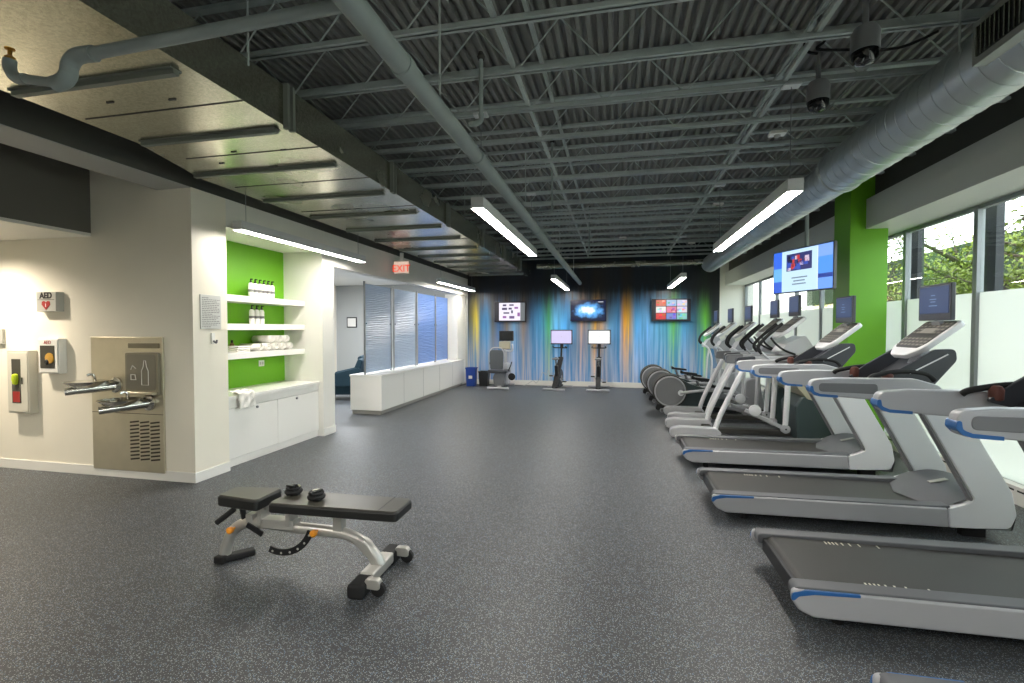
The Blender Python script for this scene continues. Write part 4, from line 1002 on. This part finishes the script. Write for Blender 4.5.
# bins
def bin_(loc, mat, lb, w, h):
    r = T('waste_bin', lb, 'bin', loc)
    v = [(-w*.42, -w*.36, 0), (w*.42, -w*.36, 0), (w*.42, w*.36, 0), (-w*.42, w*.36, 0), (-w/2, -w*.42, h), (w/2, -w*.42, h), (w/2, w*.42, h), (-w/2, w*.42, h),
         (-w*.46, -w*.38, h), (w*.46, -w*.38, h), (w*.46, w*.38, h), (-w*.46, w*.38, h), (-w*.38, -w*.32, .03), (w*.38, -w*.32, .03), (w*.38, w*.32, .03), (-w*.38, w*.32, .03)]
    fs = [(3, 2, 1, 0)]+[(i, (i+1) % 4, 4+(i+1) % 4, 4+i) for i in range(4)]+[(4+i, 4+(i+1) % 4, 8+(i+1) % 4, 8+i) for i in range(4)]+[(8+i, 8+(i+1) % 4, 12+(i+1) % 4, 12+i) for i in range(4)]+[(12, 13, 14, 15)]
    MB().add(v, fs).build('bin_body', mat, r)
    m_ = MB(); 
    for s in (-1, 1): m_.box(-w/2-.01, w/2+.01, s*w*.42-.01, s*w*.42+.01, h-.02, h+.008).box(s*w/2-.01, s*w/2+.01, -w*.42, w*.42, h-.02, h+.008)
    m_.build('rim', mat, r)
    return r
br = bin_((-3.74, 12.1, 0), bin_blue, 'blue recycling bin beside the end of the reception wall', .26, .48)
MB().box(-.05, .05, -.105, -.103, .2, .28).build('recycling_label', gloss_white, br)
bin_((-3.42, 12.2, 0), black, 'black waste bin between the blue bin and the seated bike', .26, .38)

# ------------------------------------------------------------------ televisions
def em_tex(name, fn):
    m, t, b = nt(name); b.inputs['Base Color'].default_value = (0, 0, 0, 1); b.inputs['Roughness'].default_value = .2
    fn(t, b); return m
def glow_tex(t, b):
    tc = t.nodes.new('ShaderNodeTexCoord'); mp = t.nodes.new('ShaderNodeMapping'); mp.inputs['Scale'].default_value = (2.6, 0, 5.2)
    t.links.new(tc.outputs['Object'], mp.inputs['Vector'])
    ln = t.nodes.new('ShaderNodeVectorMath'); ln.operation = 'LENGTH'; t.links.new(mp.outputs[0], ln.inputs[0])
    n = t.nodes.new('ShaderNodeTexNoise'); n.inputs['Scale'].default_value = 7; t.links.new(tc.outputs['Object'], n.inputs['Vector'])
    a = t.nodes.new('ShaderNodeMath'); a.operation = 'MULTIPLY_ADD'; a.inputs[1].default_value = 1.1; t.links.new(n.outputs['Fac'], a.inputs[0]); t.links.new(ln.outputs['Value'], a.inputs[2])
    r = t.nodes.new('ShaderNodeValToRGB'); e = r.color_ramp.elements
    e[0].position = .75; e[0].color = S((235, 245, 255)); e[1].position = 1.0; e[1].color = S((90, 170, 240)); e.new(1.0).color = S((8, 16, 50))
    mr = t.nodes.new('ShaderNodeMath'); mr.operation = 'DIVIDE'; mr.inputs[1].default_value = 1.75; t.links.new(a.outputs[0], mr.inputs[0])
    e[0].position = .48; e[1].position = .66; e[2].position = .95
    t.links.new(mr.outputs[0], r.inputs['Fac']); t.links.new(r.outputs[0], b.inputs['Emission Color']); b.inputs['Emission Strength'].default_value = .42
def tv(loc, rz, w, h, label, name='wall_television'):
    r = T(name, label, 'television', loc, rz)
    MB().box(-w/2, w/2, 0, .05, -h/2, h/2).build('casing', black, r, .006)
    MB().box(-.15, .15, .05, .09, -.12, .12).build('bracket', charcoal, r)
    return r
def scr(parent, quads, base, w, h):
    o = MB().box(-w/2+.015, w/2-.015, -.003, 0, -h/2+.018, h/2-.015).build('screen', base, parent)
    cache = {}; mats = []; mb = MB()
    for (x0, x1, z0, z1, col) in quads:
        if col not in cache: cache[col] = len(mats); mats.append(E('screen_colour', col, 1.0))
        mb.box(x0, x1, -.0042, -.0031, z0, z1, cache[col])
    if quads: tag(mb.build('screen_picture', mats, o), kind='stuff')
    return o
t1 = tv((-2.79, 12.5, 1.955), 0, .86, .54, 'wall television showing a white page of purple blocks, over the seated bike')
q = [(-.30, .28, -.23, .24, (232, 228, 240))]
for (x, z, w, h) in [(-.2, .15, .1, .05), (-.02, .16, .12, .04), (-.22, .05, .14, .06), (-.04, .06, .09, .05), (.12, .08, .1, .05), (-.18, -.05, .16, .04), (.03, -.04, .05, .08), (-.2, -.17, .1, .06), (-.02, -.18, .14, .07), (.2, -.12, .07, .1)]:
    q.append((x, x+w, z, z+h, random.choice([(150, 90, 160), (110, 80, 130), (176, 130, 190), (70, 60, 96)])))
q.append((.28, .40, -.24, .24, (110, 116, 118)))
scr(t1, [(a, b2, c, d, e) for (a, b2, c, d, e) in q[:1]], E('tv_dark', (30, 24, 40), .6), .86, .54)
mb = MB(); mats = []
for (a, b2, c, d, e) in q[1:]: mats.append(E('tv_block', e, .9)); mb.box(a, b2, -.0065, -.0045, c, d, len(mats)-1)
tag(mb.build('screen_blocks', mats, t1), kind='stuff')
t2 = tv((-.73, 12.5, 1.975), 0, .92, .56, 'wall television glowing white and blue, the middle one on the mural')
scr(t2, [(.25, .38, .21, .225, (230, 235, 240))], em_tex('tv_glow', glow_tex), .92, .56)
t3 = tv((1.305, 12.5, 1.97), 0, .93, .56, 'wall television showing a grid of nine pictures, above the ellipticals')
cols = [[(200, 110, 90), (150, 180, 210), (190, 200, 220)], [(226, 226, 220), (210, 120, 140), (210, 205, 215)], [(196, 60, 56), (110, 130, 190), (130, 190, 190)]]
q = []
for i in range(3):
    for k in range(3):
        x0 = -.36+k*.25; z0 = .10-i*.165; c = cols[i][k]
        q.append((x0, x0+.235, z0, z0+.15, c))
scr(t3, q, E('tv_navy', (16, 26, 46), .5), .93, .56)
mb = MB(); mats = []
for i in range(3):
    for k in range(3):
        for j in range(5):
            x = -.36+k*.25+random.uniform(.0, .17); z = .10-i*.165+random.uniform(0, .1); c = cols[i][k]
            mats.append(E('tv_bit', tuple(max(0, min(255, v+random.randint(-70, 60))) for v in c), .9)); mb.box(x, x+.06, -.006-.0002*j, -.0044, z, z+.045, len(mats)-1)
tag(mb.build('screen_details', mats, t3), kind='stuff')
# hanging tv by the column
ang = math.atan2(.88, -.37)  # along screen from right (near) to left (far)
rt = T('hanging_television', 'large blue-screened television hung from a pole beside the green column', 'television', (2.225, 6.60, 2.235), math.radians(-67))
W2, H2 = .96, .55
# local +x runs from far/left to near/right, front faces local -y
MB().box(-W2/2, W2/2, 0, .045, -H2/2, H2/2).build('casing', black, rt, .006)
o = MB().box(-W2/2+.012, W2/2-.012, -.003, 0, -H2/2+.014, H2/2-.012).build('screen', E('tv_blue', (70, 130, 226), 1.0), rt)
mb = MB(); mats = []
def qd(x0, x1, z0, z1, c, l=1, st=1.0): mats.append(E('tv_part', c, st)); mb.box(x0, x1, -.003-.0012*l, -.003-.0012*(l-1)+.0002, z0, z1, len(mats)-1)
qd(-.468, -.32, .05, .26, (60, 110, 230)); qd(-.468, -.32, -.12, .05, (110, 180, 240)); qd(-.468, -.32, -.26, -.12, (60, 100, 210))
qd(.26, .468, .12, .26, (130, 170, 240)); qd(.26, .468, -.08, .12, (80, 150, 240)); qd(.26, .468, -.13, -.08, (30, 60, 150)); qd(.26, .468, -.26, -.13, (110, 160, 245))
qd(-.32, .25, -.26, .26, (196, 226, 244)); qd(.25, .262, -.26, .26, (230, 240, 250))
qd(-.24, .17, .0, .215, (50, 56, 110), 2)
for j in range(26):
    x = random.uniform(-.23, .09); z = random.uniform(.005, .15); c = random.choice([(200, 50, 50), (210, 70, 60), (60, 90, 190), (30, 30, 50), (220, 200, 220), (150, 60, 90)])
    qd(x, x+random.uniform(.03, .07), z, z+random.uniform(.03, .06), c, 3, .9)
tag(mb.build('screen_picture', mats, rt), kind='stuff')
m_ = MB()
for r_, (z, w) in enumerate([(-.09, .24), (-.13, .18), (-.17, .22)]):
    x = -.03-w/2
    while x < -.03+w/2: m_.box(x, x+.012, -.0056, -.0042, z-.008, z+.008); x += .017
tag(m_.build('screen_writing', E('tv_text', (96, 110, 130), .8), rt), kind='stuff')
MB().cyl((0, .07, .0), (0, .07, 1.1), .022, 14).box(-.12, .12, .045, .09, -.12, .12).build('pole', pipe_m, rt)
MB().lathe([(.07, 0), (.07, .03)], (0, .07, 1.06), n=20).build('ceiling_flange', pipe_m, rt)

# ------------------------------------------------------------------ outside
struct('ground', MB().box(XR+.2, 60, -40, 80, -.4, -.3), M('outside_paving', (150, 146, 136), .8, noise=.15, nscale=2), 'pale paving outside the windows', 'ground')
o = T('street_building', 'dark grey-green building front seen behind the tree through the windows', 'building', (12.5, 22, -.3), 0)
MB().box(0, 6, -10, 14, 3.35, 4.95).build('upper_storey', M('building_dark', (34, 42, 34), 1, spec=0), o)
MB().box(.4, 6, -10, 14, 0, 3.35).build('lower_storey', M('building_cream', (214, 204, 180), .7), o)
for k in range(7): MB().box(.36, .42, -9+k*3.3, -7.2+k*3.3, .9, 2.7).build('window', screen_dark, o)
for i, (x, y) in enumerate([(4.2, 7.95), (4.2, 6.5), (4.2, 10.3)]):
    tag(MB().box(x-.02, x+.06, y, y+.2, -.3, 2.95).build('outside_post', wood_l), ['dark post outside the window just right of the column', 'dark post outside the window behind the second treadmill screen', 'dark post outside the far windows'][i], 'post')
bark = M('bark', (58, 50, 40), .9, noise=.3, nscale=14, bump=.5)
leaf = M('leaf', (92, 108, 20), .6, noise=.35, nscale=3); 
leaf.node_tree.nodes['Principled BSDF'].inputs['Transmission Weight'].default_value = 0
def tree(x, y, seed, label, n=2600, h=2.6):
    rnd = random.Random(seed)
    r = T('street_tree', label, 'tree', (x, y, -.3))
    m_ = MB(); ends = []
    tr = [(0, 0, 0), (.05, .05, .9), (-.1, .15, 1.7), (.05, .3, h)]
    m_.tube(spl(tr), [.17-.006*i for i in range(19)], 10)
    for k in range(15):
        a = k*2.4+rnd.uniform(-.3, .3); z0 = rnd.uniform(1.6, h); L = rnd.uniform(1.1, 2.2)
        p0 = Vector((0, .25*z0/h, z0)); d_ = Vector((math.cos(a), math.sin(a), rnd.uniform(.1, .8))).normalized()
        pts = [p0+d_*L*t+Vector((rnd.uniform(-.1, .1), rnd.uniform(-.1, .1), -.25*t*t)) for t in (0, .33, .66, 1)]
        m_.tube(spl(pts, 4), [.06-.0042*i for i in range(13)], 6)
        ends += spl(pts, 5)[4:]
        for q2 in range(4):
            s0 = pts[rnd.choice([1, 2, 3])]; d2 = Vector((rnd.uniform(-1, 1), rnd.uniform(-1, 1), rnd.uniform(-.5, .7))).normalized()*rnd.uniform(.4, .9)
            pp = [s0, s0+d2*.5+Vector((0, 0, -.02)), s0+d2]; m_.tube(spl(pp, 3), [.018-.002*i for i in range(7)], 5); ends += spl(pp, 4)[2:]
    m_.build('trunk', bark, r)
    vs = []; fs = []
    for i in range(n):
        e = rnd.choice(ends); c = e+Vector((rnd.gauss(0, .13), rnd.gauss(0, .13), rnd.gauss(0, .11)))
        s = rnd.uniform(.024, .043); ax = Vector((rnd.uniform(-1, 1), rnd.uniform(-1, 1), rnd.uniform(-1, .3))).normalized(); bx = ax.cross(Vector((rnd.uniform(-1, 1), rnd.uniform(-1, 1), rnd.uniform(-1, 1)))).normalized()
        nn = ax.cross(bx); k = len(vs)
        vs += [c-ax*s, c-ax*.2*s+bx*.55*s+nn*.15*s, c+ax*s*1.1, c-ax*.2*s-bx*.55*s+nn*.15*s]; fs += [(k, k+1, k+2), (k, k+2, k+3)]
    tag(MB().add(vs, fs).build('foliage', leaf, r), kind='stuff')
tree(6.6, 8.2, 3, 'leafy tree standing nearest to the viewer outside the windows', 6500)
tree(6.4, 9.9, 5, 'leafy tree with a dark trunk outside the rightmost window bay in view', 6000)
tree(7.6, 13.6, 8, 'leafy yellow-green tree outside the window bay beside the column', 4200)
tree(8.6, 18.5, 9, 'leafy tree farthest down the street', 6000)

# ------------------------------------------------------------------ daylight
w = bpy.data.worlds.new('sky'); sc.world = w; w.use_nodes = True
bg = w.node_tree.nodes['Background']
sk = w.node_tree.nodes.new('ShaderNodeTexSky'); sk.sky_type = 'NISHITA'; sk.sun_disc = False; sk.sun_elevation = math.radians(32); sk.sun_rotation = math.radians(250); sk.air_density = 1.2; sk.dust_density = 3
hs = w.node_tree.nodes.new('ShaderNodeHueSaturation'); hs.inputs['Saturation'].default_value = .35
w.node_tree.links.new(sk.outputs[0], hs.inputs['Color']); w.node_tree.links.new(hs.outputs[0], bg.inputs['Color']); bg.inputs['Strength'].default_value = .6
l = bpy.data.lights.new('sun', 'SUN'); l.energy = 1.1; l.angle = math.radians(.6); l.color = (1, .95, .84)
so = bpy.data.objects.new('sun', l); C.objects.link(so)
so.rotation_euler = Vector((.12, .5, -.85)).to_track_quat('-Z', 'Y').to_euler()

# ------------------------------------------------------------------ camera
cam = bpy.data.cameras.new('camera'); co = bpy.data.objects.new('camera', cam); C.objects.link(co)
cam.sensor_width = 36; cam.lens = 480/1024*36; cam.clip_start = .05; cam.clip_end = 200
co.location = (0, 0, 1.5); co.rotation_euler = (math.radians(90-1.5), 0, math.radians(12.35))
sc.camera = co
sc.view_settings.view_transform = 'Standard'; sc.view_settings.look = 'None'; sc.view_settings.gamma = 1; sc.view_settings.use_curve_mapping = False
sc.view_settings.exposure = 1.75
sc.cycles.use_denoising = True
sc.cycles.max_bounces = 8; sc.cycles.diffuse_bounces = 5; sc.cycles.transparent_max_bounces = 12
sc.cycles.sample_clamp_indirect = 8
